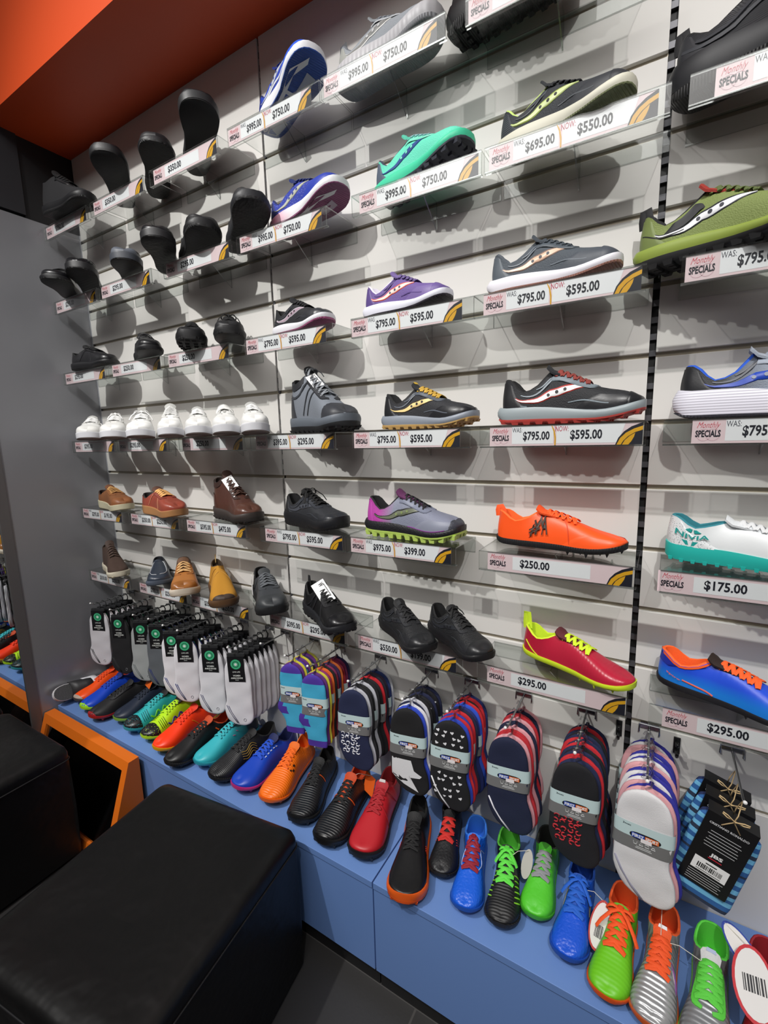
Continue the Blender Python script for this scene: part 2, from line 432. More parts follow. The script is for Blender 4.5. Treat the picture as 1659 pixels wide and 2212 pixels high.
class Last:
    """The form of one shoe in units of its own length: sole line, upper surface and collar."""
    def __init__(s, kind, **over):
        p = dict(BASE); p.update(KINDS[kind]); p.update(over); s.p = p; s.__dict__.update({k: v for k, v in p.items()})
        tc = s.tc
        s.zr = hermite([(tc-.001, s.zr0), (.55*tc+.45*.62, (s.zr0+s.z6)/2+.012), (.62, s.z6), (.75, s.z75), (.88, s.z88), (s.xr, s.zrt+.035)])
        if s.collar == 'mid':
            s.zc = hermite([(0, s.zh), (.45*tc, s.zd), (.8*tc, s.zd+.3*(s.zr0-s.zd)), (tc, s.zr0)])
        else:
            s.zc = hermite([(0, s.zh), (.10*tc, s.zh-.004), (.46*tc, s.zd), (.68*tc, s.zd+.022), (tc, s.zr0)])
    def half(s, x, side):
        t = math.acos(max(-1, min(1, 1-2*x)))/PI
        e = (YO(t) if side > 0 else YI(t))*s.W
        if s.point and x > .72: e *= 1-s.point*((x-.72)/.28)**1.5*.35
        return e
    def zbot(s, x):
        z = s.lift
        if x > .66: z += s.ts*((x-.66)/.34)**2
        if x < .10: z += s.hs*((.10-x)/.10)**2
        return z
    def thick(s, x): return s.th + (s.tt-s.th)*sstep(.25, .80, x)
    def zf(s, x): return s.zbot(x) + s.thick(x) - (s.hs*.5*((.10-x)/.10)**2 if x < .10 else 0)
    def base(s, x, side):
        return np.array([0.012+x*.976, side*s.half(x, side)*.955, s.zf(x)-.006])
    def top(s, x, side):
        tc = s.tc
        xh = .028 if s.collar == 'low' else .05
        if x <= tc:
            xt = xh + x*(tc-xh)/tc
            xi = min(1.0, abs((xt-(xh+tc)/2)/((tc-xh)/2)))
            y = side*s.wcol*(1-xi**2.4)**.5
            return np.array([xt, y, s.zc(x) + s.lift])
        xt = tc + (x-tc)*(s.xr-tc)/(1-tc)
        return np.array([xt, 0.0, s.zr(xt) + s.lift])
    def S(s, side, x, v):
        B = s.base(x, side); T = s.top(x, side); dz = T[2]-B[2]; d = B-T
        w = sstep(s.tc-.09, s.tc+.10, x)
        p1f = B.copy(); p1f[2] += s.bulge*dz; p1f[1] *= 1.02
        if x > .8: p1f[0] += .012*sstep(.8, 1, x)
        p2f = T + np.array([d[0], d[1]*1.12, 0])*s.full; p2f[2] = T[2]
        p1r = B.copy(); p1r[2] += .42*dz; p1r[1] *= 1.03; p1r[0] -= .006*(1-sstep(0, .12, x))
        p2r = T + np.array([d[0], d[1], 0])*.22; p2r[2] = T[2]-.32*dz
        P1 = p1r*(1-w)+p1f*w; P2 = p2r*(1-w)+p2f*w
        a = 1-v
        return a**3*B + 3*a*a*v*P1 + 3*a*v*v*P2 + v**3*T
    def N(s, side, x, v):
        e = .004; xa, xb = max(x-e, 0.0), min(x+e, 1.0); va, vb = max(v-.02, 0), min(v+.02, 1)
        n = np.cross(s.S(side, xb, v)-s.S(side, xa, v), s.S(side, x, vb)-s.S(side, x, va))*(-side)
        l = np.linalg.norm(n)
        n = n/l if l > 1e-9 else np.array([0, 0, 1.0])
        if np.dot(n, s.S(side, x, v)-np.array([min(max(x, .08), .9), 0, .1])) < 0: n = -n
        return n

def stations(m):
    return [0.5*(1-math.cos(PI*i/m)) for i in range(m+1)]

def arc(a, tab):  # linear table lookup
    return float(np.interp(a, [t[0] for t in tab], [t[1] for t in tab]))

def make_shoe(label, pos, yaw, L, kind, c, group=None, name=None, pitch=0.0, roll=0.0, cat='shoe', tags=(), seed=0, mirror=False, **over):
    """c: colours and options of the parts; pos = heel end of the sole on what carries it"""
    if c.get('lugs') in ('lug', 'turf') and 'lift' not in over:
        over['lift'] = max(KINDS[kind].get('lift', 0), c.get('lug', .018 if c['lugs'] == 'lug' else .012))
    F = Last(kind, **over); M = 22; K = 9
    nm = name or {'runner': 'running_shoe', 'trail': 'trail_shoe', 'court': 'sneaker', 'dress': 'dress_shoe', 'comfort': 'walking_shoe', 'hightop': 'high_top_shoe', 'boot': 'hiking_boot', 'moc': 'slip_on_shoe', 'cleat': 'football_boot', 'turf': 'turf_shoe', 'spike': 'spike_shoe'}[kind]
    r = empty(nm, pos); r.rotation_euler = (roll, -pitch, yaw)
    tag(r, label, cat, group)
    def X(p): return (p[0]*L, p[1]*L*(-1 if mirror else 1), p[2]*L)
    st = stations(M)
    k0 = min(range(len(st)), key=lambda i: abs(st[i]-F.tc)); st[k0] = F.tc
    ring = [(x, 1) for x in st] + [(x, -1) for x in st[-2:0:-1]]
    um = c['upper'] if not isinstance(c['upper'], str) else mat(c['upper'], .55, 'weave', 420, .3)
    lm = mat(c.get('lining', '#1b1b1d'), .8, 'grain', 300, .2)
    # upper
    rows = []
    for j in range(K+1):
        v = j/K
        rows.append([X(F.S(sd, x, v)) for x, sd in ring])
    mb = MB(); mb.grid(rows, close=True)
    mesh('upper', mb.v, mb.f, um, r)
    # padded collar rim and lining down to the insole
    rear = [(x, sd) for x, sd in ring if x <= F.tc+1e-6]
    xs = [x for x in st if x <= F.tc] + [F.tc]
    loop = [(x, 1) for x in xs[::-1]] + [(x, -1) for x in xs[1:]]
    cen = np.array([F.tc*.55, 0, 0])
    L0 = []; L1 = []; L2 = []; L3 = []; L4 = []
    for x, sd in loop:
        T = F.top(x, sd); n = cen-T; n[2] = 0; ln = np.linalg.norm(n); n = n/max(ln, 1e-6)
        L0.append(X(T)); L1.append(X(T+n*.010+np.array([0, 0, .008]))); L2.append(X(T+n*.022+np.array([0, 0, .002])))
        L3.append(X(T+n*.026-np.array([0, 0, .05])))
        Bp = F.base(x, sd); bt = T+n*.02; bt[1] = Bp[1]*.80; bt[2] = F.zf(x)+.015
        L4.append(X(bt))
    mb = MB(); mb.grid([L0, L1, L2, L3, L4])
    k = len(L4); mb.add(L4, [(i, i+1, k-2-i, k-1-i) for i in range(k//2-1)])
    mesh('lining', mb.v, mb.f, lm, r)
    # midsole / outsole
    def sole(name, m, lo, hi, infl, levels, tread=None):
        mb = MB(); rr = []
        for f, ins in levels:
            row = []
            for x, sd in ring:
                zb = F.zbot(x); z = zb + (lo+(hi-lo)*f)*(F.zf(x)-zb)
                y = sd*(F.half(x, sd)*ins + infl)
                xx = .5+(x-.5)*(.99+.02*(ins-.95)+infl*2)
                if x < .16: xx -= F.hflare*(1-x/.16)**1.5*math.sin(PI*min(1, .15+f*.85))*(.6 if name == 'outsole' else 1)
                if abs(F.half(x, sd)) < 1e-6: y = 0
                row.append(X((xx, y, z)))
            rr.append(row)
        mb.grid(rr, close=True)
        n = len(ring)
        for row, in ((rr[0],), (rr[-1],)):
            mb.add(row, [(i, i+1, n-1-i if n-1-i != i+1 else i+1, (n-i) % n) for i in range(0, M)])
        if tread: tread(mb)
        V = [v for v in mb.v]; Fc = []
        for f in mb.f:
            g = tuple(dict.fromkeys(f))
            if len(g) >= 3: Fc.append(g)
        return mesh(name, V, Fc, m, r)
    oc = c.get('outsole', '#151515'); om = oc if not isinstance(oc, str) else mat(oc, .6, 'ribs', 55, .5)
    mc = c.get('midsole', oc); mm = mc if not isinstance(mc, str) else mat(mc, .5, 'grain', 300, .08)
    fo = c.get('split', .30)
    fl_ = F.flare
    def lugs(mb):
        h = c.get('lug', .018 if c.get('lugs') == 'lug' else .012)
        pat = c.get('lugs')
        if pat == 'lug' or pat == 'turf':
            nl = 11 if pat == 'lug' else 14
            for i in range(nl):
                x = .05+.90*i/(nl-1)
                for sd in (1, -1):
                    hw = F.half(x, sd)
                    cols = (.82, .30) if pat == 'lug' else (.85, .5, .15)
                    for cf in cols:
                        y = sd*hw*cf; z = F.zbot(x); w = (.034 if pat == 'lug' else .016)
                        lx = (.030 if pat == 'lug' else .014)
                        if cf < .8: lx *= .8
                        pts = []
                        for zz, q in ((z+.012, 1.0), (z-h, .72)):
                            for ax, ay in ((-1, -1), (1, -1), (1, 1), (-1, 1)): pts.append(X((x+ax*lx*q, y+ay*w*q*.9, zz)))
                        mb.add(pts, [(0, 1, 2, 3), (4, 7, 6, 5), (0, 4, 5, 1), (1, 5, 6, 2), (2, 6, 7, 3), (3, 7, 4, 0)])
        elif pat == 'stud':
            for x, f in ((.09, .55), (.20, .62), (.58, .68), (.72, .72), (.86, .55)):
                for sd in (1, -1):
                    y = sd*F.half(x, sd)*f; z = F.zbot(x)
                    n = 8; pts = []
                    for zz, rad in ((z+.01, .034), (z-F.lift*.5, .022), (z-F.lift, .017)):
                        for q in range(n): pts.append(X((x+rad*math.cos(2*PI*q/n), y+rad*math.sin(2*PI*q/n), zz)))
                    mb.add(pts, [(a*n+b, a*n+(b+1) % n, (a+1)*n+(b+1) % n, (a+1)*n+b) for a in range(2) for b in range(n)] + [tuple(range(2*n, 3*n))])
        elif pat == 'pin':
            for x, f in ((.60, .75), (.74, .85), (.88, .75), (.96, .1), (.68, .2), (.82, .2)):
                for sd in (1, -1):
                    y = sd*F.half(x, sd)*f; z = F.zbot(x); n = 6; pts = []
                    for zz, rad in ((z+.008, .016), (z-.010, .010), (z-.0295, .002)):
                        for q in range(n): pts.append(X((x+rad*math.cos(2*PI*q/n), y+rad*math.sin(2*PI*q/n), zz)))
                    mb.add(pts, [(a*n+b, a*n+(b+1) % n, (a+1)*n+(b+1) % n, (a+1)*n+b) for a in range(2) for b in range(n)] + [tuple(range(2*n, 3*n))])
    if kind in ('cleat', 'spike', 'court') or c.get('one_sole'):
        if kind == 'court':
            sole('sidewall', mm, .12, 1.06, .006, [(0, .97), (.25, 1.0), (.8, 1.0), (.92, 1.012), (1, .985)])
            sole('outsole', om, 0, .14, .002, [(0, .94), (.5, 1.0), (1, .98)], lugs)
        else:
            sole('sole_plate', om, 0, 1.0, fl_, [(0, .88), (.35, .98), (.8, 1.0), (1, .97)], lugs)
    else:
        sole('midsole', mm, fo*.9, 1.05, fl_, [(0, .96), (.2, 1.0), (.55, 1.03), (.85, 1.0), (1, .95)])
        sole('outsole', om, 0, fo, fl_, [(0, .88), (.35, .97), (1, .985)], lugs)
    for nm_, col, poly in c.get('sole_patches', ()):
        mb = MB(); pts = []
        for a, b in zip(poly, poly[1:]+poly[:1]):
            for i in range(4): pts.append((a[0]+(b[0]-a[0])*i/4, a[1]+(b[1]-a[1])*i/4))
        mb.add([X((x, f*F.half(x, 1 if f > 0 else -1)*.93, F.zbot(x)-.004)) for x, f in pts], [tuple(range(len(pts)))])
        mesh(nm_, mb.v, mb.f, mat(col, .5), r, fix=False)
    # tongue
    if not c.get('no_tongue'):
        path = []
        x1 = c.get('throat', .67)
        for i in range(7):
            x = x1+(F.tc+.01-x1)*i/6; T = F.top(x, 1); path.append((T[0], T[2]+.001+.007*i/6))
        dx, dz = path[-1][0]-path[-2][0], path[-1][1]-path[-2][1]
        up = c.get('tongue_up', .052); ln = math.hypot(dx, dz)
        for q in (.5, 1.0): path.append((path[6][0]+dx/ln*up*q*.8, path[6][1]+dz/ln*up*q+up*q*.45))
        wid = [.030, .036, .042, .05, .056, .062, .068, .072, .058]
        upper_r = []; lower_r = []
        for (px, pz), w in zip(path, wid):
            upper_r.append([X((px, w*y, pz+.006*(1-y*y)-.016*y*y)) for y in (-1, -.6, 0, .6, 1)])
            lower_r.append([X((px-.006, w*y*.96, pz-.012-.016*y*y)) for y in (1, .6, 0, -.6, -1)])
        mb = MB(); mb.grid([a+b for a, b in zip(upper_r, lower_r)], close=True)
        mb.add(upper_r[-1]+lower_r[-1], [tuple(range(10))])
        mesh('tongue', mb.v, mb.f, c.get('tongue_mat') or mat(c.get('tongue', c.get('lining', '#1b1b1d')), .7, 'weave', 350, .2), r)
        if c.get('tongue_label'):
            i = 7; px, pz = path[7]; qx, qz = path[8]
            mb = MB(); mb.add([X((px, -.035, pz+.009)), X((px, .035, pz+.009)), X((qx, .03, qz+.009)), X((qx, -.03, qz+.009))], [(0, 1, 2, 3)])
            mesh('tongue_label', mb.v, mb.f, mat(c['tongue_label'], .5), r, fix=False)
    # surface strips, patches and writing
    def on(sd, x, v, o): return F.S(sd, x, v) + F.N(sd, x, v)*o
    def ribbon(name, m, pts, off=.006, sides=(1, -1), parent=None):
        mb = MB()
        for sd in sides:
            P = [on(sd, x, v, 0) for x, v, w in pts]; rows = []
            for i, (x, v, w) in enumerate(pts):
                t = P[min(i+1, len(P)-1)]-P[max(i-1, 0)]; t /= max(np.linalg.norm(t), 1e-9)
                n = F.N(sd, x, v); b = np.cross(n, t)
                rows.append([X(P[i]-b*w+n*.0005), X(P[i]-b*w*.8+n*off), X(P[i]+b*w*.8+n*off), X(P[i]+b*w+n*.0005)])
            mb.grid(rows)
            mb.add(rows[0], [(0, 1, 2, 3)]); mb.add(rows[-1], [(0, 1, 2, 3)])
        return mesh(name, mb.v, mb.f, m, parent or r)
    def patch(name, m, xf, v0, v1, off=.005, nx=9, nv=6, sides=(1, -1)):
        """xf(v) -> (x0, x1)"""
        mb = MB()
        for sd in sides:
            rows = []
            for j in range(nv+1):
                v = v0+(v1-v0)*j/nv; a, b = xf(v)
                rows.append([X(on(sd, a+(b-a)*i/nx, v, off if 0 < i < nx or (i == nx and b > .999) or (i == 0 and a < .001) else .0008)) for i in range(nx+1)])
            mb.grid(rows)
        return mesh(name, mb.v, mb.f, m, r)
    def dense(pts, n=5):
        out = []
        for (a, b) in zip(pts[:-1], pts[1:]):
            for i in range(n): out.append(tuple(a[k]+(b[k]-a[k])*i/n for k in range(3)))
        out.append(pts[-1]); return out
    def smooth_pts(pts, n=14):
        fs = [hermite([(i, p[k]) for i, p in enumerate(pts)]) for k in range(3)]
        return [tuple(f((len(pts)-1)*i/n) for f in fs) for i in range(n+1)]
    if c.get('eyestay'):
        m = c['eyestay'] if not isinstance(c['eyestay'], str) else mat(c['eyestay'], .5, 'grain', 200, .1)
        th0 = c.get('throat', .67); lv_ = c.get('lace_v', .70)
        ribbon('eyestay', m, smooth_pts([(th0+.06, .90, .014), (th0+.01, lv_-.01, .028), ((th0+F.tc)/2, lv_-.02, .034), (F.tc+.01, lv_+.02, .034)], 12), .008)
    if c.get('toe'):
        m = c['toe'] if not isinstance(c['toe'], str) else mat(c['toe'], .5, 'grain', 240, .1)
        xa = c.get('toe_x', .84)
        patch('toe_cap', m, lambda v: (xa-.02+.07*v**1.5*c.get('toe_k', 1), 1.0), .0, 1.0, .006)
    if c.get('mudguard'):
        m = c['mudguard'] if not isinstance(c['mudguard'], str) else mat(c['mudguard'], .5, 'grain', 240, .1)
        patch('mudguard', m, lambda v: (.56+.40*v, 1.0), .0, .42, .005, 14, 4)
    if c.get('heel'):
        m = c['heel'] if not isinstance(c['heel'], str) else mat(c['heel'], .5, 'grain', 240, .1)
        hx = c.get('heel_x', .22)
        patch('heel_counter', m, lambda v: (0.0, hx-(hx-.07)*v**.8), .0, c.get('heel_v', .9), .006)
    if c.get('seams'):
        m = c['seams'] if not isinstance(c['seams'], str) else mat(c['seams'], .6)
        for pts in (((.30, .15, .004), (.36, .5, .004), (.42, .85, .004)), ((.55, .95, .004), (.60, .5, .004), (.62, .05, .004))):
            ribbon('seam', m, smooth_pts(list(pts), 10), .005)
    if c.get('overlay'):      # raised lines on the quarter
        om_ = mat(c['overlay'], .45)
        for pts in (((.16, .80, .004), (.26, .62, .007), (.36, .62, .008), (.46, .80, .005)), ((.05, .30, .004), (.12, .20, .006), (.22, .10, .004)), ((.52, .12, .004), (.66, .22, .006), (.80, .16, .004)), ((.28, .88, .004), (.34, .74, .006), (.42, .70, .004))):
            ribbon('overlay', om_, smooth_pts(list(pts), 12), .005)
    if c.get('stripes'):      # plain diagonal bars on the quarter
        m = mat(c['stripes'], .5)
        for i in range(c.get('stripe_n', 3)):
            ribbon('side_bar', m, [(.44+.055*i, .15, .007), (.47+.055*i, .4, .008), (.51+.055*i, .68, .006)], .004)
    if c.get('wave'):         # flowing side emblem with three round holes
        m = mat(c['wave'], .35)
        w = smooth_pts([(.12, .46, .002), (.22, .37, .009), (.32, .29, .018), (.42, .28, .026), (.51, .38, .024), (.59, .53, .015), (.67, .67, .003)], 20)
        if c.get('wave_edge'):
            ribbon('side_emblem_border', mat(c['wave_edge'], .4), [(x, v+.01, ww+.006) for x, v, ww in w], .0042)
        ob = ribbon('side_emblem', m, w, .006)
        dm = mat(c.get('wave_dot', '#101012'), .5)
        mb = MB()
        for sd in (1, -1):
            for x, v, rad in ((.375, .278, .011), (.437, .30, .0125), (.495, .365, .0115)):
                n = F.N(sd, x, v); o = F.S(sd, x, v)+n*.0085; t = F.S(sd, x+.01, v)-F.S(sd, x-.01, v); t /= np.linalg.norm(t); b = np.cross(n, t)
                mb.add([X(o+(t*math.cos(q*PI/6)+b*math.sin(q*PI/6))*rad) for q in range(12)], [tuple(range(12))])
        mesh('emblem_dot', mb.v, mb.f, dm, r, fix=False)
    for nm_, col, pts, off in c.get('ribbons', ()):
        ribbon(nm_, col if not isinstance(col, str) else mat(col, .45), smooth_pts(list(pts), 14), off)
    for nm_, col, x0, x1, v0, v1 in c.get('patches', ()):
        patch(nm_, col if not isinstance(col, str) else mat(col, .5), lambda v, a=x0, b=x1, va=v0, vb=v1: (a[0]+(a[1]-a[0])*(v-va)/(vb-va), b[0]+(b[1]-b[0])*(v-va)/(vb-va)), v0, v1, .006)
    for s_, col, x0, v0, w, h, shear in c.get('writing', ()):
        mb = MB()
        def fn(x, z):
            o = on(-1, x, z, .015); return X(o)
        put_text(mb, s_, x0, v0, w, h, fn, .02, 0)
        if shear:
            mb = MB()
            def fn(x, z, x0=x0): return X(on(-1, x, z+(x-x0)*shear, .015))
            put_text(mb, s_, x0, v0, w, h, fn, .02, 0)
        mesh('lettering', mb.v, mb.f, mat(col, .5), r, fix=False)
    # laces
    lc = c.get('laces')
    if lc:
        lmat = lc if not isinstance(lc, str) else mat(lc, .75, 'weave', 700, .3)
        mb = MB(); n = c.get('lace_n', 6); x0 = c.get('throat', .67)-.01; x1 = F.tc+.035; lw = c.get('lace_w', .0125)
        vv = c.get('lace_v', .70)
        style = c.get('lace_style', 'cross')
        def pt(sd, x, v, o):
            return X(F.S(sd, x, v)+F.N(sd, x, v)*o)
        xs_ = [x0+(x1-x0)*i/(n-1) for i in range(n)]
        def bar(xa, xb):
            tvals = (0, .18, .38, .5, .62, .82, 1); out = []
            for t in tvals:
                x = xa+(xb-xa)*t
                if t < .5: out.append(pt(1, x, vv+(1-vv)*(t/.5), .010+.010*(t/.5)))
                elif t > .5: out.append(pt(-1, x, vv+(1-vv)*((1-t)/.5), .010+.010*((1-t)/.5)))
                else:
                    T = F.top(x, 1); out.append(X(T+np.array([.004, 0, .022])))
            mb.tube(out, lw*L, 6, .5, up=(0, 0, 1))
        if style == 'cross':
            for i in range(n-1):
                bar(xs_[i], xs_[i+1]); bar(xs_[i+1], xs_[i])
            bar(xs_[0], xs_[0])
        else:
            for i in range(n): bar(xs_[i], xs_[i]-.012)
        # bow
        if c.get('bow', 'bow_size' in c):
            T = F.top(x1-.02, 1); b0 = np.array([T[0], 0, T[2]+.035])
            q = c.get('bow_size', 1.0)
            for sd in (1, -1):
                loop_ = [b0+np.array([.02*math.sin(PI*t)*q-.02*t*q, sd*(.10*math.sin(PI*t)**.8*(.5+.5*t))*q+sd*.012*(1-t), (.028*math.sin(2*PI*t)-.02*math.sin(PI*t))*q]) for t in [i/10 for i in range(11)]]
                mb.tube([X(p) for p in loop_], lw*L*.85, 6, .5)
                tail = [b0, b0+np.array([.05, sd*.05, .0])*q, b0+np.array([.10, sd*.10, -.05])*q, b0+np.array([.12, sd*.125, -.10])*q]
                tail = [np.array(p) for p in tail]
                mb.tube([X(p) for p in tail], lw*L*.8, 6, .5)
            mb.tube([X(b0+np.array([-.015, 0, 0])), X(b0+np.array([.018, 0, .006]))], lw*L*1.7, 6, .8)
        mesh('laces', mb.v, mb.f, lmat, r)
        if c.get('eyelets'):
            mb = MB()
            for x in xs_:
                for sd in (1, -1):
                    nrm = F.N(sd, x, vv); o = F.S(sd, x, vv)+nrm*.010; t = np.array([1, 0, 0]); t = t-nrm*np.dot(t, nrm); t /= np.linalg.norm(t); b = np.cross(nrm, t)
                    ringp = [X(o+(t*math.cos(a*PI/4)+b*math.sin(a*PI/4))*.013) for a in range(9)]
                    mb.tube(ringp, .004*L, 5, caps=False)
            mesh('eyelets', mb.v, mb.f, mat(c['eyelets'], .3, metal=1.0), r)
    # velcro straps
    for k_, (xa, sm) in enumerate(c.get('straps', ())):
        m = sm if not isinstance(sm, str) else mat(sm, .5, 'grain', 260, .12)
        rows = []
        for i in range(15):
            t = i/14; sd = 1 if t < .5 else -1; v = .55+.45*(t/.5 if t < .5 else (1-t)/.5); x = xa+(t-.5)*.03
            if abs(t-.5) < 1e-6: P = F.top(x, 1)+np.array([.004, 0, .028]); n = np.array([0, 0, 1.0])
            else:
                n = F.N(sd, x, v); P = F.S(sd, x, v)+n*(.012+.016*(1-abs(t-.5)*2))
            rows.append([X(P+np.array([-.032, 0, .012])), X(P+n*.008+np.array([-.027, 0, .010])), X(P+n*.008+np.array([.027, 0, -.012])), X(P+np.array([.032, 0, -.016]))])
        mb = MB(); mb.grid(rows, close=True); mb.add(rows[0], [(0, 1, 2, 3)]); mb.add(rows[-1], [(0, 1, 2, 3)])
        mesh('strap', mb.v, mb.f, m, r)
    if c.get('pull_tab'):
        T = F.top(0, 1); mb = MB()
        hgt = c.get('pull_h', .055)
        pts = [X(T+np.array([-.012, 0, -.05])), X(T+np.array([-.018, 0, 0])), X(T+np.array([-.014, 0, hgt])), X(T+np.array([.008, 0, hgt+.006])), X(T+np.array([.022, 0, 0])), X(T+np.array([.026, 0, -.04]))]
        mb.tube(pts, .028*L, 6, .22, up=(0, 1, 0)); mb2 = mb
        mesh('pull_tab', mb2.v, mb2.f, mat(c['pull_tab'], .7), r)
    # hanging or lying paper tags
    for tg in c.get('tags', ()):
        w, h = tg['size']; o = Vector(tg['at'])*L; e = tg.get('rot', (0, 0, 0))
        R = Matrix.Rotation(e[2], 4, 'Z') @ Matrix.Rotation(e[1], 4, 'Y') @ Matrix.Rotation(e[0], 4, 'X')
        def P(x, y, z=0.0): return tuple(o + (R @ Vector((x, y, z))))
        mb = MB()
        if tg.get('oval'):
            out = [(w/2*math.cos(a)*(1-.25*math.sin(a)*tg['oval']), h/2*math.sin(a)) for a in [2*PI*i/24 for i in range(24)]]
        else:
            out = [(-w/2, -h/2), (w/2, -h/2), (w/2, h/2), (-w/2, h/2)]
        n = len(out)
        mb.add([P(x, y, .0004) for x, y in out]+[P(x, y, -.0004) for x, y in out], [tuple(range(n)), tuple(range(n, 2*n))[::-1]]+[(i, (i+1) % n, n+(i+1) % n, n+i) for i in range(n)])
        tgob = mesh('paper_tag', mb.v, mb.f, mat(tg['color'], .55), r, smooth=False)
        if tg.get('rim'):
            mb = MB(); mb.add([P(x*.86, y*.9, .0007) for x, y in out], [tuple(range(n))])
            mesh('tag_face', mb.v, mb.f, mat(tg['face'], .5), tgob, fix=False, smooth=False)
        mb = MB()
        for s_, x, y, ww, hh in tg.get('text', ()):
            put_text(mb, s_, x*w, y*h, ww*w, hh*h, lambda a, b: P(a, b, .0011), .02)
        if tg.get('bars'):
            bx, by, bw, bh = tg['bars']; rn = random.Random(3); q = 0.0
            while q < bw:
                d = rn.choice((.02, .03, .045)); mb.add([P((bx+q)*w, by*h, .0011), P((bx+q+d)*w, by*h, .0011), P((bx+q+d)*w, (by+bh)*h, .0011), P((bx+q)*w, (by+bh)*h, .0011)], [(0, 1, 2, 3)]); q += d+rn.choice((.02, .03))
        if mb.v: mesh('tag_print', mb.v, mb.f, mat(tg.get('ink', '#26262a'), .6), tgob, fix=False, smooth=False)
        a = Vector(tg.get('string_from', (.45, 0, .33)))*L
        b = Vector(P(0, h*.46))
        mid = (a+b)/2+Vector((0, 0, .012))
        mb = MB(); mb.tube([a, mid, b], .0007, 5)
        mesh('tag_string', mb.v, mb.f, mat(tg.get('string', '#d8d4c8'), .6), r)
    return r
# ------------------------------------------------------------------ clear shelves and their price tickets
ROW = {7: 2.490, 5: 2.187, 3: 1.884, 1: 1.581, -1: 1.273, -3: 0.968}
SW, SD, SH = 0.352, 0.152, 0.051

def acr(mb, lo, hi):
    d = [hi[i]-lo[i] for i in range(3)]; k = d.index(min(d))
    b = len(mb.v); x0, y0, z0 = lo; x1, y1, z1 = hi
    v = [(x0,y0,z0),(x1,y0,z0),(x1,y1,z0),(x0,y1,z0),(x0,y0,z1),(x1,y0,z1),(x1,y1,z1),(x0,y1,z1)]
    f = [((0,3,2,1), 2), ((4,5,6,7), 2), ((0,1,5,4), 1), ((2,3,7,6), 1), ((1,2,6,5), 0), ((3,0,4,7), 0)]
    mb.v += v
    for q, ax in f:
        mb.f.append(tuple(b+i for i in q)); mb.m.append(0 if ax == k else 1)

def make_shelf_proto():
    r = empty('acrylic_shelf', (0, 0, 0))
    mb = MB(); acr(mb, (0, -SD+.003, -.003), (SW, .006, 0)); mb.build('shelf_plate', [ACRYLIC, ACRYLIC_EDGE], r, fix=False)
    mb = MB(); acr(mb, (0, -SD, -SH), (SW, -SD+.003, .0)); acr(mb, (0, -SD+.003, -SH), (SW, -SD+.012, -SH+.003)); mb.build('ticket_holder', [ACRYLIC, ACRYLIC_EDGE], r, fix=False)
    mb = MB(); acr(mb, (0, -.003, -.045), (SW, -.0003, -.003)); mb.build('back_flange', [ACRYLIC, ACRYLIC_EDGE], r, fix=False)
    mb = MB()
    for x in (SW/2,):
        v = [(x-.0015, -.003, -.003), (x-.0015, -.003, -.075), (x-.0015, -.105, -.003), (x+.0015, -.003, -.003), (x+.0015, -.003, -.075), (x+.0015, -.105, -.003)]
        mb.add(v, [(0, 1, 2), (3, 5, 4)], 0); mb.add(v, [(0, 3, 4, 1), (1, 4, 5, 2), (2, 5, 3, 0)], 1)
    mb.build('brace', [ACRYLIC, ACRYLIC_EDGE], r, fix=False)
    return r
def copy_tree(o, parent=None):
    c = o.copy(); COL.objects.link(c)
    if parent is not None: c.parent = parent
    for ch in list(o.children): copy_tree(ch, c)
    return c

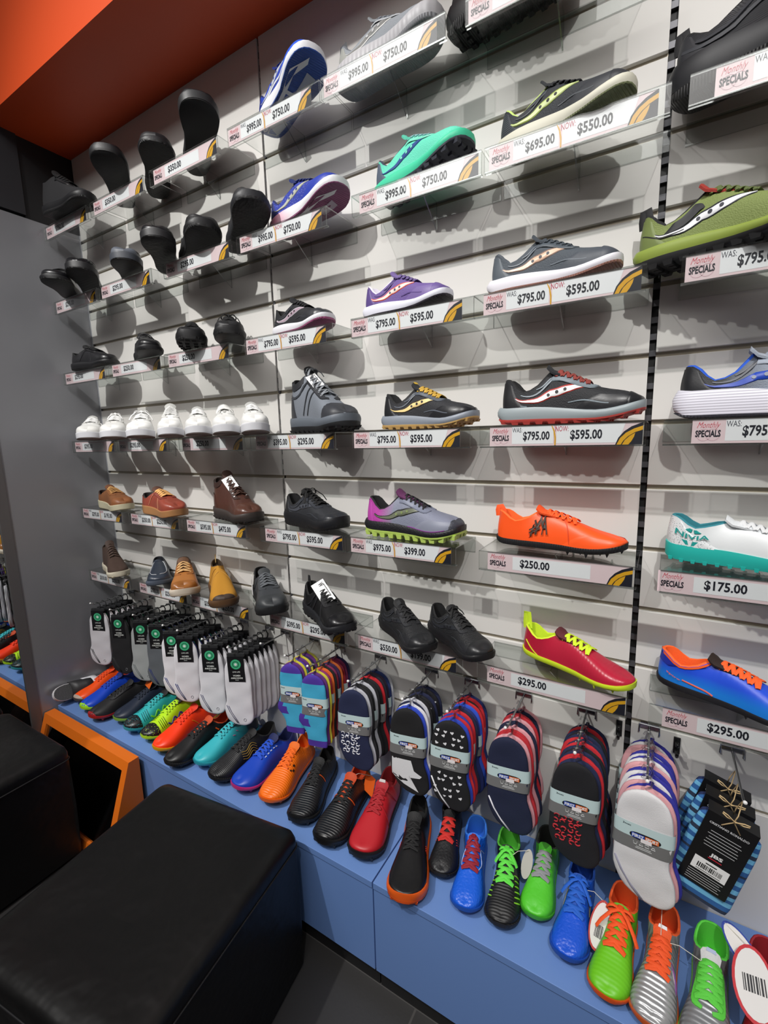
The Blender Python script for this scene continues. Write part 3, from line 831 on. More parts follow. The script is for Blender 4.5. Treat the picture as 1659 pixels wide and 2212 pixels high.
TK_PINK = mat('#ecd3d8', 0.45); TK_WHITE = mat('#f4f4f8', 0.45); TK_BLACK = mat('#1d1e2a', 0.5); TK_RED = mat('#c02b4c', 0.5)
TK_SCRIPT = mat('#d9485e', 0.5); TK_GOLD = mat('#e3a823', 0.45); TK_GREY = mat('#474754', 0.5); TK_ROSE = mat('#e2bcc6', 0.5)
TW, TH = 0.322, 0.0455
def strip_poly(a, b): return list(a)+list(b)[::-1]
def make_ticket(was, now):
    """now None means a single price"""
    r = empty('price_ticket', (0, 0, 0))
    mb = MB(); mb.box((0, 0, 0), (TW, .0004, TH)); card = mb.build('card', TK_PINK, r, fix=False)
    def P(o): return lambda x, z: (x*TW, -o, z*TH)
    def poly(mb, pts, o): mb.add([P(o)(x, z) for x, z in pts], [tuple(range(len(pts)))])
    mb = MB()
    if now:
        poly(mb, [(.165, .10), (.455, .10), (.455, .98), (.165, .98)], .0003); poly(mb, [(.475, .10), (.86, .10), (.90, .98), (.475, .98)], .0003)
    else:
        poly(mb, [(.195, .14), (.74, .14), (.74, .86), (.195, .86)], .0003)
    mb.build('white_panel', TK_WHITE, r, fix=False)
    mb = MB(); f = P(.0006)
    put_text(mb, 'SPECIALS', .018, .27, .125, .29, f, .03)
    if now:
        put_text(mb, was, .245, .22, .185, .50, f, .028); put_text(mb, now, .565, .22, .20, .52, f, .028)
    else:
        put_text(mb, was, .25, .26, .215, .50, f, .028)
    mb.build('price_lettering', TK_BLACK, r, fix=False)
    mb = MB(); put_text(mb, 'Monthly', .024, .58, .115, .32, f, -.012, .5); mb.build('script_lettering', TK_SCRIPT, r, fix=False)
    mb = MB()
    for cx in (.06, .105):   # pale rings behind the lettering
        for k in range(14):
            a0, a1 = 2*PI*k/14, 2*PI*(k+1)/14
            q = [(cx+rx*math.cos(a), .36+rz*math.sin(a)) for rx, rz, a in ((.036, .26, a0), (.036, .26, a1), (.033, .235, a1), (.033, .235, a0))]
            poly(mb, q, .0003)
    mb.build('ring_print', TK_ROSE, r, fix=False)
    if now:
        mb = MB(); put_text(mb, 'WAS:', .168, .68, .07, .24, f, .0); mb.build('was_lettering', TK_GREY, r, fix=False)
        mb = MB(); put_text(mb, 'NOW:', .468, .68, .085, .26, f, .0); mb.build('now_lettering', TK_RED, r, fix=False)
    mb = MB(); poly(mb, [(.845, 0), (.862, .32), (.893, .60), (.935, .82), (1, 1.0), (1, 0)], .0004); mb.build('corner_print', TK_BLACK, r, fix=False)
    mb = MB()
    poly(mb, [(.853, 0), (.872, .30), (.905, .54), (.95, .72), (1, .84), (1, .66), (.955, .55), (.918, .38), (.892, .18), (.878, 0)], .0007)
    poly(mb, [(.885, 0), (.90, .20), (.925, .38), (.958, .53), (.952, .35), (.938, .15), (.922, 0)], .0007)
    if now: poly(mb, [(.44, .98), (.455, .7), (.463, .35), (.463, .02), (.472, .02), (.472, .4), (.462, .75), (.445, .98)], .0008)
    mb.build('gold_print', TK_GOLD, r, fix=False)
    return r

# row, left end, ticket shift, price(s), the thing that stands on it
SHELVES = [
 (7, -1.157, .010, '$350.00', None, 'the black high-top shoe nearest the grey panel', 'top row, nearest the grey panel'),
 (7, -.785, .020, '$350.00', None, 'the second black shoe of the top row', 'top row, second from the grey panel'),
 (7, -.397, .020, '$350.00', None, 'the flat matt black sole in the top row', 'top row, third from the grey panel'),
 (7, .0, .0, '$995.00', '$750.00', 'the blue running shoe with a white cut-out sole', 'top row'),
 (7, .357, .008, '$995.00', '$750.00', 'the silver grey running shoe', 'top row'),
 (7, .756, .006, '$995.00', '$750.00', 'the black shoe at the top picture edge', 'top row'),
 (5, -1.157, .012, '$295.00', None, 'two round-toed black shoes by the grey panel', 'second row, nearest the grey panel'),
 (5, -.79, .012, '$295.00', None, 'the black shoe with a grey rubber toe', 'second row'),
 (5, -.368, .012, '$295.00', None, 'the black shoe with a ribbed toe cap', 'second row'),
 (5, .006, .012, '$995.00', '$750.00', 'the navy running shoe with a plum sole', 'second row'),
 (5, .443, .022, '$995.00', '$750.00', 'the mint green trail shoe', 'second row'),
 (5, .802, .010, '$695.00', '$550.00', 'the dark running shoe with lime trim', 'second row'),
 (5, 1.182, .038, '$995.00', '$750.00', 'the large black ribbed running shoe', 'second row'),
 (3, -1.157, .012, '$295.00', None, 'the black leather lace-up school shoe', 'third row, nearest the grey panel'),
 (3, -.792, .028, '$250.00', None, 'the black two-strap school shoe', 'third row'),
 (3, -.412, .020, '$250.00', None, 'two black lace-up shoes seen toe on', 'third row'),
 (3, .012, .003, '$795.00', '$595.00', 'the black running shoe with a plum sole', 'third row'),
 (3, .427, .0, '$795.00', '$595.00', 'the purple running shoe', 'third row'),
 (3, .780, .022, '$795.00', '$595.00', 'the slate grey running shoe with a peach sole', 'third row'),
 (3, 1.190, .006, '$795.00', '$595.00', 'the olive green trail shoe', 'third row'),
 (1, -1.157, .018, '$295.00', None, 'the white sneakers nearest the grey panel', 'white sneaker row, nearest the grey panel'),
 (1, -.787, .010, '$295.00', None, 'the third and fourth white sneakers', 'white sneaker row, second from the grey panel'),
 (1, -.373, .016, '$250.00', None, 'the white sneaker with two straps', 'white sneaker row'),
 (1, .006, .022, '$395.00', '$295.00', 'the dark grey hiking boot', 'fourth row'),
 (1, .420, .002, '$795.00', '$595.00', 'the black running shoe with gold laces', 'fourth row'),
 (1, .797, .024, '$795.00', '$595.00', 'the black running shoe with a red outsole', 'fourth row'),
 (1, 1.179, .048, '$795.00', '$595.00', 'the black and blue running shoe', 'fourth row'),
 (-1, -1.157, .012, '$295.00', '$195.00', 'the tan shoe on a cream sole', 'fifth row, nearest the grey panel'),
 (-1, -.762, .012, '$350.00', '$250.00', 'the rust red leather shoe', 'fifth row'),
 (-1, -.390, .016, '$595.00', '$475.00', 'the dark brown leather work boot', 'fifth row'),
 (-1, .022, .022, '$795.00', '$595.00', 'the all black running shoe', 'fifth row'),
 (-1, .382, .016, '$975.00', '$399.00', 'the grey and magenta trail shoe', 'fifth row'),
 (-1, .797, .022, '$250.00', None, 'the bright orange spike shoe', 'fifth row'),
 (-1, 1.192, -.004, '$175.00', None, 'the white and turquoise cricket shoe', 'fifth row'),
 (-3, -1.157, .010, '$350.00', '$250.00', 'the dark brown suede ankle boot', 'lowest row, nearest the grey panel'),
 (-3, -.754, .010, '$350.00', '$250.00', 'the navy slip-on and the tan lace-up', 'lowest row'),
 (-3, -.401, .010, '$350.00', '$250.00', 'the mustard boot and the charcoal walking shoe', 'lowest row'),
 (-3, .020, .018, '$395.00', '$295.00', 'the black trail shoe with a white card', 'lowest row'),
 (-3, .402, .010, '$550.00', '$199.00', 'two black children\'s running shoes', 'lowest row'),
 (-3, .795, .026, '$295.00', None, 'the red spike shoe with lime laces', 'lowest row'),
 (-3, 1.189, .026, '$295.00', None, 'the blue spike shoe with an orange collar', 'lowest row'),
]
shelf0 = make_shelf_proto(); first = True
for row, x0, sh, was, now, what, where in SHELVES:
    s = shelf0 if first else copy_tree(shelf0); first = False
    s.location = (x0, 0, ROW[row])
    tag(s, 'clear acrylic shelf under ' + what, 'shelf', 'clear shoe shelves on the wall')
    t = make_ticket(was, now)
    t.location = (x0+sh, -SD+.0042, ROW[row]-SH+.0034)
    p = was[:-3] if not now else was[:-3]+' to '+now[:-3]
    tag(t, 'pink price ticket %s below %s' % (p, what), 'price ticket', 'price tickets on the shelf fronts')
# ------------------------------------------------------------------ shoes on the shelves
def toe_at(tx, ty, yaw, L):
    a = math.radians(yaw); return tx-L*math.cos(a), ty-L*math.sin(a), a
def put(row, tx, ty, yaw, L, kind, label, c, dz=0.0016, **kw):
    x, y, a = toe_at(tx, ty, yaw, L)
    z = ROW[row] if isinstance(row, int) else row
    return make_shoe(label, (x, y, z+dz), a, L, kind, c, **kw)

def leather(col, r=.36, s=.12, sc=120): return mat(col, r, 'grain', sc, s)
def suede(col): return mat(col, .9, 'grain', 500, .25)
def knit(col, r=.7): return mat(col, r, 'weave', 420, .35)
BK = '#121214'
GS = 'school shoes on the upper wall'
blk = leather('#17171a', .33); blk_m = leather('#1c1c20', .5); blk_k = knit('#1a1a1e')
rub = mat('#141416', .55, 'ribs', 60, .6)
black = dict(upper=blk, midsole='#17171a', outsole=rub, lining='#101012', laces='#0f0f11', tongue='#151517', eyestay='#17171a')
def B(**k): d = dict(black); d.update(k); return d

# top row
put(7, -.775, -.15, 5, .285, 'hightop', 'black high-top shoe on the top row shelf nearest the grey panel', B(upper=suede('#1d1d20'), lace_n=6))
put(7, -.500, -.240, -42, .29, 'comfort', 'black shoe with a pointed sole outline, second in the top row from the grey panel', B(outsole=mat('#0d0d0f', .6, 'grain', 60, .3)), pitch=.14, W=1.3)
put(7, -.300, -.180, -33, .285, 'dress', 'black leather shoe with stitched toe in the top row, third from the grey panel', B(toe='#1c1c1f', seams='#2a2a2e'), pitch=.14, W=1.32)
put(7, -.045, -.205, -34, .295, 'court', 'black shoe showing a flat matt sole in the top row, beside the blue running shoe', B(midsole='#232426', outsole=mat('#0c0c0d', .75)), pitch=.20, W=1.36)
put(7, .352, -.155, -20, .30, 'runner', 'bright blue running shoe with white midsole and cut-out sole in the top row',
    dict(upper=knit('#1e3fae'), sole_patches=[('sole_frame', '#e4e6ea', [(.05, -.80), (.5, -.97), (.80, -.92), (.95, -.25), (.90, -.15), (.76, -.62), (.5, -.66), (.28, -.45), (.06, -.45)]), ('sole_frame', '#d9dbe0', [(.57, -.75), (.61, -.75), (.60, .55), (.55, .55)]), ('sole_pad', '#a4a9b6', [(.04, -.30), (.24, -.34), (.30, .10), (.26, .75), (.06, .70)]), ('sole_pad', '#a4a9b6', [(.38, -.20), (.52, -.15), (.51, .60), (.38, .70)]), ('sole_pad', '#a4a9b6', [(.64, -.05), (.84, .0), (.82, .55), (.64, .55)])], midsole=mat('#eceef4', .45), outsole=mat('#1e4a9c', .5, 'ribs', 60, .7), lining='#16245c', laces='#1a2d7a', tongue='#1b2d7c', wave='#c9d0dc', wave_dot='#1c3f9a', mudguard='#2459d6', split=.16, lugs='',
         ribbons=[('side_flash', '#dfe3ea', [(.15, .10, .010), (.5, .14, .012), (.85, .10, .008)], .006)], heel='#1b2f80'), pitch=.14, W=1.28)
put(7, .676, -.10, -8, .318, 'runner', 'silver grey running shoe with white ridged midsole in the top row',
    dict(upper=knit('#989ea5'), midsole=mat('#c6c6ca', .45, 'ribs', 22, .4), outsole=mat('#8f9196', .55, 'ribs', 60, .6), lining='#70757c', laces='#a3a9b0', tongue='#9aa0a6', wave='#8d8f8e', wave_edge='#e5e6e4', wave_dot='#c9ccce', heel='#a7aaa5', pull_tab='#55585c', eyestay='#bcc1c6'), th=.17, tt=.11)
put(7, .985, -.095, -9, .305, 'runner', 'black running shoe cut by the top edge of the picture, on a lugged sole', B(upper=knit('#18181b'), lugs='lug'), th=.17, tt=.12, W=1.3)
put(5, 1.455, -.15, -19, .315, 'runner', 'large black running shoe with flowing ribbed side panels at the top right',
    B(upper=mat('#2a2b2f', .45, 'ribs_y', 95, .4), midsole=mat('#232428', .4), outsole=rub, ribbons=[('side_ridge', '#3a3c42', [(.05, .35, .01), (.3, .25, .014), (.6, .45, .012), (.9, .3, .006)], .008), ('side_ridge', '#303238', [(.12, .62, .01), (.35, .5, .014), (.62, .7, .010)], .008)], pull_tab='#1b1b1e', heel='#2c2d32'), th=.19, tt=.13, zh=.36, zd=.29, zr0=.43, z6=.33, z75=.26, z88=.21)
# second row
put(5, -.86, -.285, -41, .265, 'dress', 'black round-toed shoe in the second row, nearest the grey panel', B(), W=1.3)
put(5, -.765, -.235, -39, .28, 'court', 'black lace-up shoe with shiny toe in the second row, second from the grey panel', B(toe=leather('#1a1a1d', .2), toe_x=.80), pitch=.12, W=1.3)
put(5, -.485, -.218, -37, .275, 'court', 'black shoe with a grey rubber toe bumper in the second row', B(midsole='#3f434b', toe=mat('#565b64', .5), toe_x=.93), pitch=.04, W=1.3)
put(5, -.250, -.252, -42, .275, 'court', 'black shoe with patterned flat sole in the second row, behind the ribbed toe cap shoe', B(midsole='#222225', outsole=mat('#0e0e10', .6, 'weave', 90, .7)), pitch=.07, W=1.3)
put(5, -.085, -.185, -26, .295, 'comfort', 'black shoe with a ribbed rubber toe cap in the second row', B(upper=leather('#1d1d20', .45), toe=mat('#1c1c1f', .5, 'ribs_y', 60, .6), toe_x=.86, seams='#29292d'), pitch=.08, W=1.3)
put(5, .145, -.200, -31, .29, 'comfort', 'black shoe with lattice sole in the second row, left of the navy running shoe', B(upper=knit('#19191c'), midsole='#25262a', outsole=mat('#121214', .6, 'weave', 110, .8)), pitch=.13, W=1.3)
put(5, .396, -.115, -10, .305, 'runner', 'navy dotted running shoe with pink to white midsole and plum sole in the second row',
    dict(upper=mat('#26379a', .65, 'weave', 420, .3, dots=(230., .22, '#8f98d8')), midsole=mat('#e79ab6', .45, color2='#f0f0f4', grad=(.05, .13)), outsole=mat('#8b4a74', .5, 'ribs', 60, .7), lining='#1c2558', laces='#26346f', tongue='#26346f', wave='#b9bcae', wave_dot='#27388f', heel='#222c63', split=.18, mudguard='#2b3fa6', sole_patches=[('sole_frame', '#e4e6ea', [(.05, -.80), (.5, -.97), (.80, -.92), (.95, -.25), (.90, -.15), (.76, -.62), (.5, -.66), (.28, -.45), (.06, -.45)]), ('sole_frame', '#d9dbe0', [(.57, -.75), (.61, -.75), (.60, .55), (.55, .55)]), ('sole_pad', '#b9a9bb', [(.04, -.30), (.24, -.34), (.30, .10), (.26, .75), (.06, .70)]), ('sole_pad', '#b9a9bb', [(.38, -.20), (.52, -.15), (.51, .60), (.38, .70)]), ('sole_pad', '#b9a9bb', [(.64, -.05), (.84, .0), (.82, .55), (.64, .55)])]), pitch=.11, W=1.24)
put(5, .760, -.125, -15, .30, 'trail', 'mint green trail shoe with navy side emblem and black lugged sole',
    dict(upper=knit('#66d9bb'), midsole=mat('#45d0a4', .5), outsole=mat('#3a3d48', .6), lining='#3a4152', laces='#8fb9bd', tongue='#5fcfb2', wave='#3a5592', wave_dot='#79dcc2', lugs='lug', heel='#566273', eyestay='#7fe0c6'), pitch=.05)
put(5, 1.092, -.135, -14, .285, 'runner', 'dark grey running shoe with lime trim and cream sole in the second row',
    dict(upper=knit('#34373c'), midsole=mat('#dedccb', .5), outsole=mat('#7d8560', .55, 'ribs', 60, .8), lining='#c3dd7c', laces='#2d2f33', overlay='#555a5f', tongue='#33363a', wave='#dce8ae', wave_edge='#9fb05a', wave_dot='#2a2c30', heel=mat('#43474d', .5, 'ribs_y', 70, .6), split=.2, toe='#2f3237', toe_x=.9, mudguard='#383b40'))
# third row
put(3, -.785, -.125, 4, .272, 'dress', 'black leather lace-up school shoe nearest the grey panel in the third row', B(seams='#26262a', laces='#121214', eyelets='#3a3a3e', bow=False))
put(3, -.398, -.205, -24, .262, 'dress', 'black school shoe with two closing straps in the third row', B(laces=None, straps=[(.42, blk), (.53, blk)], throat=.62))
put(3, -.195, -.195, -40, .27, 'comfort', 'black lace-up shoe with a chunky lugged toe in the third row', B(lugs='lug', toe='#16161a', seams='#28282c'), th=.14, tt=.11)
put(3, -.012, -.190, -42, .27, 'comfort', 'black lace-up shoe with a smooth toe, left of the plum soled running shoe', B(toe='#1a1a1d', bow_size=1.1))
put(3, .335, -.125, -13, .262, 'runner', 'black running shoe with white midsole and plum pink sole in the third row',
    dict(upper=knit('#1e1f23'), midsole=mat('#e9e9ef', .45), outsole=mat('#a0527c', .5, 'ribs', 70, .8), lining='#141416', laces='#1b1b1e', overlay='#3d3f45', tongue='#202125', wave='#aa94a2', wave_edge='#c8c3ca', split=.34, mudguard='#2a2b30', toe=leather('#35373c'), toe_x=.9))
put(3, .705, -.118, -8, .268, 'runner', 'purple running shoe with a red and white side emblem',
    dict(upper=mat('#6a5493', .65, 'weave', 420, .35), midsole=mat('#e6e7f3', .45), outsole=mat('#2a2430', .5, 'ribs', 70, .8), lining='#d9d4e2', laces='#6d5c90', overlay='#54427c', tongue='#7b67a2', wave='#ecdcd2', wave_edge='#e2563e', wave_dot='#4b4660', heel='#5b4885', mudguard='#75629b', split=.3, toe='#665290', toe_x=.9))
put(3, 1.084, -.105, -5, .285, 'runner', 'slate grey running shoe with white midsole and peach pink sole',
    dict(upper=knit('#4a5159'), midsole=mat('#eceaf2', .45), outsole=mat('#a5786c', .5, 'ribs', 60, .9), lining='#50565e', laces='#3d444c', overlay='#5d6670', tongue='#454c54', wave='#e3bfa6', wave_edge='#8c7468', wave_dot='#39404a', heel='#565e66', mudguard='#454b54', split=.3, toe=leather('#474c56', .5), toe_x=.89, eyestay='#4c545c'))
put(3, 1.405, -.165, -22, .315, 'trail', 'olive green trail shoe with white emblem and black lugged sole at the right edge',
    dict(upper=knit('#7f8d50'), midsole=mat('#8fa145', .5), outsole=mat('#1a1a1c', .6), lining='#1a1a1c', laces='#5e6b3c', tongue='#a3342a', wave='#ecedf2', wave_edge='#2a2c33', wave_dot='#2b2d3a', lugs='lug', heel='#75834a', pull_tab='#1a1a1c', split=.42,
         patches=[('dark_panel', '#26272b', (.17, .22), (.40, .34), .45, .88)], ribbons=[('heel_line', '#2b2d2a', [(.04, .40, .004), (.16, .36, .005), (.30, .30, .004)], .007)]))
# white sneakers, fourth row: toes towards the aisle
G = 'white sneakers in the fourth row'
wc = dict(upper=mat('#e9e9e7', .55, 'grain', 200, .15), midsole=mat('#dcdde2', .45), outsole=mat('#8d807b', .7, 'ribs', 45, .3), lining='#dcdcda', laces='#f3f3f2', tongue='#b4b4b1', eyestay='#cfcfcc', toe='#e6e6e4', toe_x=.82, toe_k=.8)
def W(**k): d = dict(wc); d.update(k); return d
whites = [
 (-.872, 'white canvas sneaker nearest the grey panel in the white row', W(toe='#e2e2df', toe_x=.86), 'court', {}),
 (-.690, 'white sneaker with short toe seam, second in the white row from the grey panel', W(upper=mat('#ecebe8', .45, 'grain', 200, .06), bow_size=.8), 'court', {}),
 (-.505, 'white sneaker with loose lace ends, third in the white row from the grey panel', W(lace_n=6, bow_size=1.2), 'court', {}),
 (-.318, 'tallest white sneaker with six rows of laces, middle of the white row', W(lace_style='bars', lace_n=7, bow=False), 'court', dict(zr0=.41, z6=.30)),
 (-.162, 'white sneaker with close lacing, left of the strapped white sneaker', W(lace_n=6, bow=False), 'court', {}),
 (-.022, 'white sneaker with two closing straps', W(laces=None, straps=[(.43, mat('#efefec', .45)), (.55, mat('#efefec', .45))]), 'court', {}),
 (.112, 'white sneaker with criss-cross laces, left of the dark grey hiking boot', W(lace_n=5, bow=False), 'court', {}),
]
for tx, lab, c, k, ov in whites:
    put(1, tx, -.222, -37-9*(tx+.5)*.5, .285, k, lab, c, group=G, W=1.2 if tx < -.4 else 1.06, **ov)
put(1, .412, -.145, -21, .325, 'boot', 'dark grey hiking boot with white card under its laces',
    dict(upper=mat('#767c85', .7, 'weave', 420, .3), midsole=mat('#626972', .55), outsole=mat('#1a1b1e', .6), lugs='lug', lug=.012, lining='#1f2023', laces='#8a8f95', lace_n=6, tongue='#2c2e32', toe=mat('#303238', .5), toe_x=.78, toe_k=.6, heel=mat('#303238', .5), heel_v=.55, eyestay='#2a2c31', eyelets='#b8bcc2', split=.4, bow_size=.7,
         ribbons=[('overlay', '#33363b', [(.34, .05, .008), (.40, .35, .009), (.49, .70, .008)], .006), ('overlay', '#33363b', [(.42, .05, .008), (.48, .35, .009), (.56, .68, .008)], .006), ('overlay', '#3a3d43', [(.06, .62, .012), (.2, .58, .012), (.36, .68, .012)], .006)],
         patches=[('collar', '#2a2b2f', (.0, .0), (.30, .30), .80, 1.0)],
         tags=[dict(size=(.062, .034), at=(.46, -.035, .485), rot=(math.radians(34), math.radians(40), math.radians(6)), color='#f1f1f1', text=[('W', -.38, -.2, .18, .4), ('ESTERN', -.18, -.12, .5, .24), ('-', -.4, .30, .6, .05)])]))
put(1, .773, -.108, -6, .285, 'trail', 'black running shoe with gold laces and gold side emblem',
    dict(upper=knit('#232429'), midsole=mat('#8b929d', .45), outsole=mat('#c8a365', .5), lugs='lug', lug=.012, lining='#131315', laces=mat('#c9a13f', .8, dots=(420., .3, '#1d1d1f')), overlay='#5d636d', tongue='#26282c', tongue_label='#d6b13c', wave='#ecd190', wave_dot='#1d1d21', wave_edge='#3a3126', heel='#1c1d21', mudguard=leather('#1f2024'), eyestay='#565c66', split=.28, bow=False, lace_w=.016))
put(1, 1.143, -.095, -2, .312, 'trail', 'black running shoe with white emblem, grey midsole and red outsole',
    dict(upper=knit('#202125'), midsole=mat('#98a2a6', .45), outsole=mat('#b8453f', .5), lugs='lug', lug=.010, lining='#121214', laces=mat('#8b3b34', .8, dots=(420., .3, '#241a1a')), overlay='#7d8890', tongue='#26282c', wave='#eff0f0', wave_edge='#a8322c', wave_dot='#17171a', heel='#1a1b1f', mudguard=leather('#1e1f23'), eyestay='#77828a', split=.26, bow=False, toe=leather('#1d1e21'), toe_x=.92, lace_w=.014))
put(1, 1.517, -.095, -4, .315, 'runner', 'black and blue running shoe on a thick white sole at the right edge',
    dict(upper=mat('#26282d', .6, 'weave', 420, .3, color2='#8d96a6', grad=(.07, .15)), midsole=mat('#e5e4f0', .42, 'ribs_y', 60, .25), outsole='#2a2a33', lining='#2156c6', laces='#8f97a5', overlay='#4a4e58', tongue='#a3abb8', wave='#2448b4', wave_dot='#8d96a8', heel='#1d1e22', mudguard='#8a93a3', split=.12, eyestay='#9aa3b2'), th=.165, tt=.11)
# fifth row
put(-1, -.790, -.140, -10, .28, 'court', 'tan suede lace-up shoe on a cream sole nearest the grey panel in the fifth row',
    dict(upper=suede('#7d4e2c'), midsole=mat('#c9c3a6', .55), outsole=mat('#b7b092', .6, 'ribs', 45, .4), lining='#33221a', laces='#d8a767', tongue='#6b4126', eyestay='#85542f', toe='#875431', lace_style='bars', bow=False), th=.12)
put(-1, -.395, -.155, -9, .295, 'court', 'rust red leather lace-up shoe on a gum sole in the fifth row',
    dict(upper=leather('#8e4132', .32), midsole=mat('#a9794d', .5), outsole=mat('#9a6b42', .55, 'ribs', 45, .4), lining='#2b2421', laces='#e0aa68', tongue='#54362a', eyestay='#7d372b', heel='#7f392d', seams='#c9906e', bow=False), th=.115)
put(-1, -.012, -.135, -15, .285, 'boot', 'dark brown leather work boot with white card in its laces',
    dict(upper=leather('#50322a', .32, .2), midsole=mat('#3e3734', .55), outsole=mat('#2d2826', .6), lugs='lug', lug=.012, lining='#2a1d19', laces='#4a3026', lace_n=6, tongue='#452b23', toe=leather('#55362c', .3), toe_x=.80, toe_k=.6, heel=leather('#4a2e27', .34), heel_v=.5, eyestay='#3c2721', eyelets='#c4c4c4', split=.45,
         patches=[('collar', '#3a2722', (.0, .0), (.30, .30), .80, 1.0)],
         tags=[dict(size=(.060, .040), at=(.46, -.035, .485), rot=(math.radians(34), math.radians(40), math.radians(6)), color='#f4f4f4', text=[('WESTERN', -.35, -.15, .7, .26), ('-', -.35, .24, .6, .05)])]))
put(-1, .358, -.130, -16, .302, 'runner', 'all black running shoe with bow-tied laces in the fifth row',
    B(upper=knit('#26282d'), midsole=mat('#1b1c20', .45), outsole=rub, laces='#0b0b0c', overlay='#3c3f46', wave='#474a52', wave_dot='#202126', heel='#1f2125', mudguard='#23252a', toe=leather('#2b2d32'), toe_x=.88, eyestay='#2e3138', bow_size=1.15), th=.15, tt=.11)
put(-1, .738, -.105, -3, .31, 'trail', 'grey trail shoe with magenta heel and lime lugged outsole',
    dict(upper=mat('#b03f9e', .6, 'weave', 420, .3, color2='#7c8092', grad=(.055, .105)), midsole=mat('#1c1c20', .5, 'scales', 140, .5), outsole=mat('#bcd76a', .5), lugs='lug', lug=.03, lining='#151517', laces='#161618', lace_w=.007, tongue='#5d2a55', wave='#6a6f5e', wave_edge='#20211f', wave_dot='#7b8a58', eyestay='#777c8e', mudguard=mat('#7f8393', .5), split=.32, toe='#3a3c46', toe_x=.94,
         ribbons=[('sole_line', '#7e2f86', [(.5, .01, .010), (.7, .01, .012), (.9, .02, .008)], .010)], heel=mat('#b344a2', .5), heel_x=.12))
put(-1, 1.128, -.105, -6, .310, 'spike', 'bright orange running spike with black scribble print on its side',
    dict(upper=mat('#ff5a1f', .42, 'grain', 260, .05), outsole='#17171a', lining='#ff6a2a', laces='#ff5f24', tongue='#f2541c', lugs='pin', bow=False, lace_w=.010, pull_tab='#f25a22', pull_h=.02, mudguard=mat('#ff5c22', .4),
         writing=[('W', '#3a2a20', .335, .32, .10, .42, .3), ('#', '#3a2a20', .30, .20, .09, .38, .2), ('A', '#40302a', .40, .18, .05, .5, .1), ('/', '#3a2a20', .50, .72, .06, .18, 0)], seams='#d9481a'))
put(-1, 1.497, -.125, -12, .305, 'spike', 'white and turquoise cricket shoe with speckled heel at the right edge',
    dict(upper=mat('#e4e8ea', .45, 'grain', 240, .05), outsole=mat('#27b5ab', .45), lining='#2f7f8c', laces='#e2e4e6', tongue='#dfe3e6', lugs='turf', one_sole=1, bow=False,
         heel=mat('#e6eaec', .45, dots=(330., .26, '#6f7f84')), heel_x=.34, heel_v=.95,
         writing=[('NIVIA', '#1f9c96', .060, .40, .205, .22, -.10)],
         patches=[('emblem_wedge', '#1f9c96', (.110, .140), (.155, .158), .74, .93), ('emblem_wedge', '#1f9c96', (.170, .164), (.215, .182), .72, .92), ('emblem_wedge', '#1f9c96', (.128, .095), (.150, .143), .08, .27), ('emblem_wedge', '#1f9c96', (.160, .166), (.182, .210), .06, .26)]), th=.11, tt=.075, zh=.31, zd=.235)
# lowest row
put(-3, -.855, -.165, -18, .262, 'hightop', 'dark brown suede ankle boot on a chunky cream sole',
    dict(upper=suede('#44332b'), midsole=mat('#d3cbb6', .6, 'grain', 90, .4), outsole=mat('#c9c0aa', .6), lugs='lug', lug=.012, lining='#33261f', laces='#4d3c34', lace_style='bars', bow=False, tongue='#3f2f28'))
put(-3, -.578, -.162, -34, .28, 'moc', 'navy leather slip-on shoe with stitched apron', 
    dict(upper=leather('#2c3441', .34), midsole=mat('#4a525f', .5), outsole=mat('#3a4049', .6), lining='#1a1d24', no_tongue=True, ribbons=[('apron_seam', '#c9cdd2', [(.46, .72, .003), (.6, .62, .003), (.78, .58, .003), (.9, .66, .003), (.955, .9, .003)], .009)], tongue_label=None,
         patches=[('instep_band', leather('#333c4a', .34), (.40, .42), (.47, .52), .55, 1.0)]))
put(-3, -.348, -.205, -36, .30, 'comfort', 'tan leather lace-up shoe with rope laces and pale sole',
    dict(upper=leather('#a56a35', .4, .18), midsole=mat('#cfc3b2', .55), outsole=mat('#b9ab98', .6), lining='#3b281c', laces='#caa06a', lace_n=5, tongue='#5a3c26', toe=leather('#8f5a2c', .3), toe_x=.88, seams='#7d4f28', heel=leather('#7d4c26'), eyestay='#955e2f'), tt=.09)
put(-3, -.120, -.205, -34, .30, 'hightop', 'mustard yellow suede ankle boot with a dark rubber toe bumper',
    dict(upper=suede('#b57f24'), midsole=mat('#5a3f27', .55), outsole=mat('#4a3828', .6), lining='#3a2a18', no_tongue=True, pull_tab='#cfae72', pull_h=.05, toe=mat('#3f3027', .6), toe_x=.945, seams='#c99544'), zh=.40, zd=.36, zr0=.40, z6=.30, tc=.42, wcol=.075)
put(-3, .100, -.185, -36, .31, 'comfort', 'charcoal leather walking shoe with grey laces and a white side ticket',
    dict(upper=leather('#3b3e42', .5, .12), midsole=mat('#1d1e20', .5), outsole=rub, lining='#141416', laces='#5d6166', bow=False, tongue='#3a3d40', eyestay='#404347', seams='#2c2e31', toe='#36393c',
         tags=[dict(size=(.028, .075), at=(.24, -.135, .18), rot=(math.radians(90), 0, 0), color='#f0f0f0', ink='#222222', text=[('/', -.2, .05, .4, .25)], string_from=(.2, -.09, .28))]))
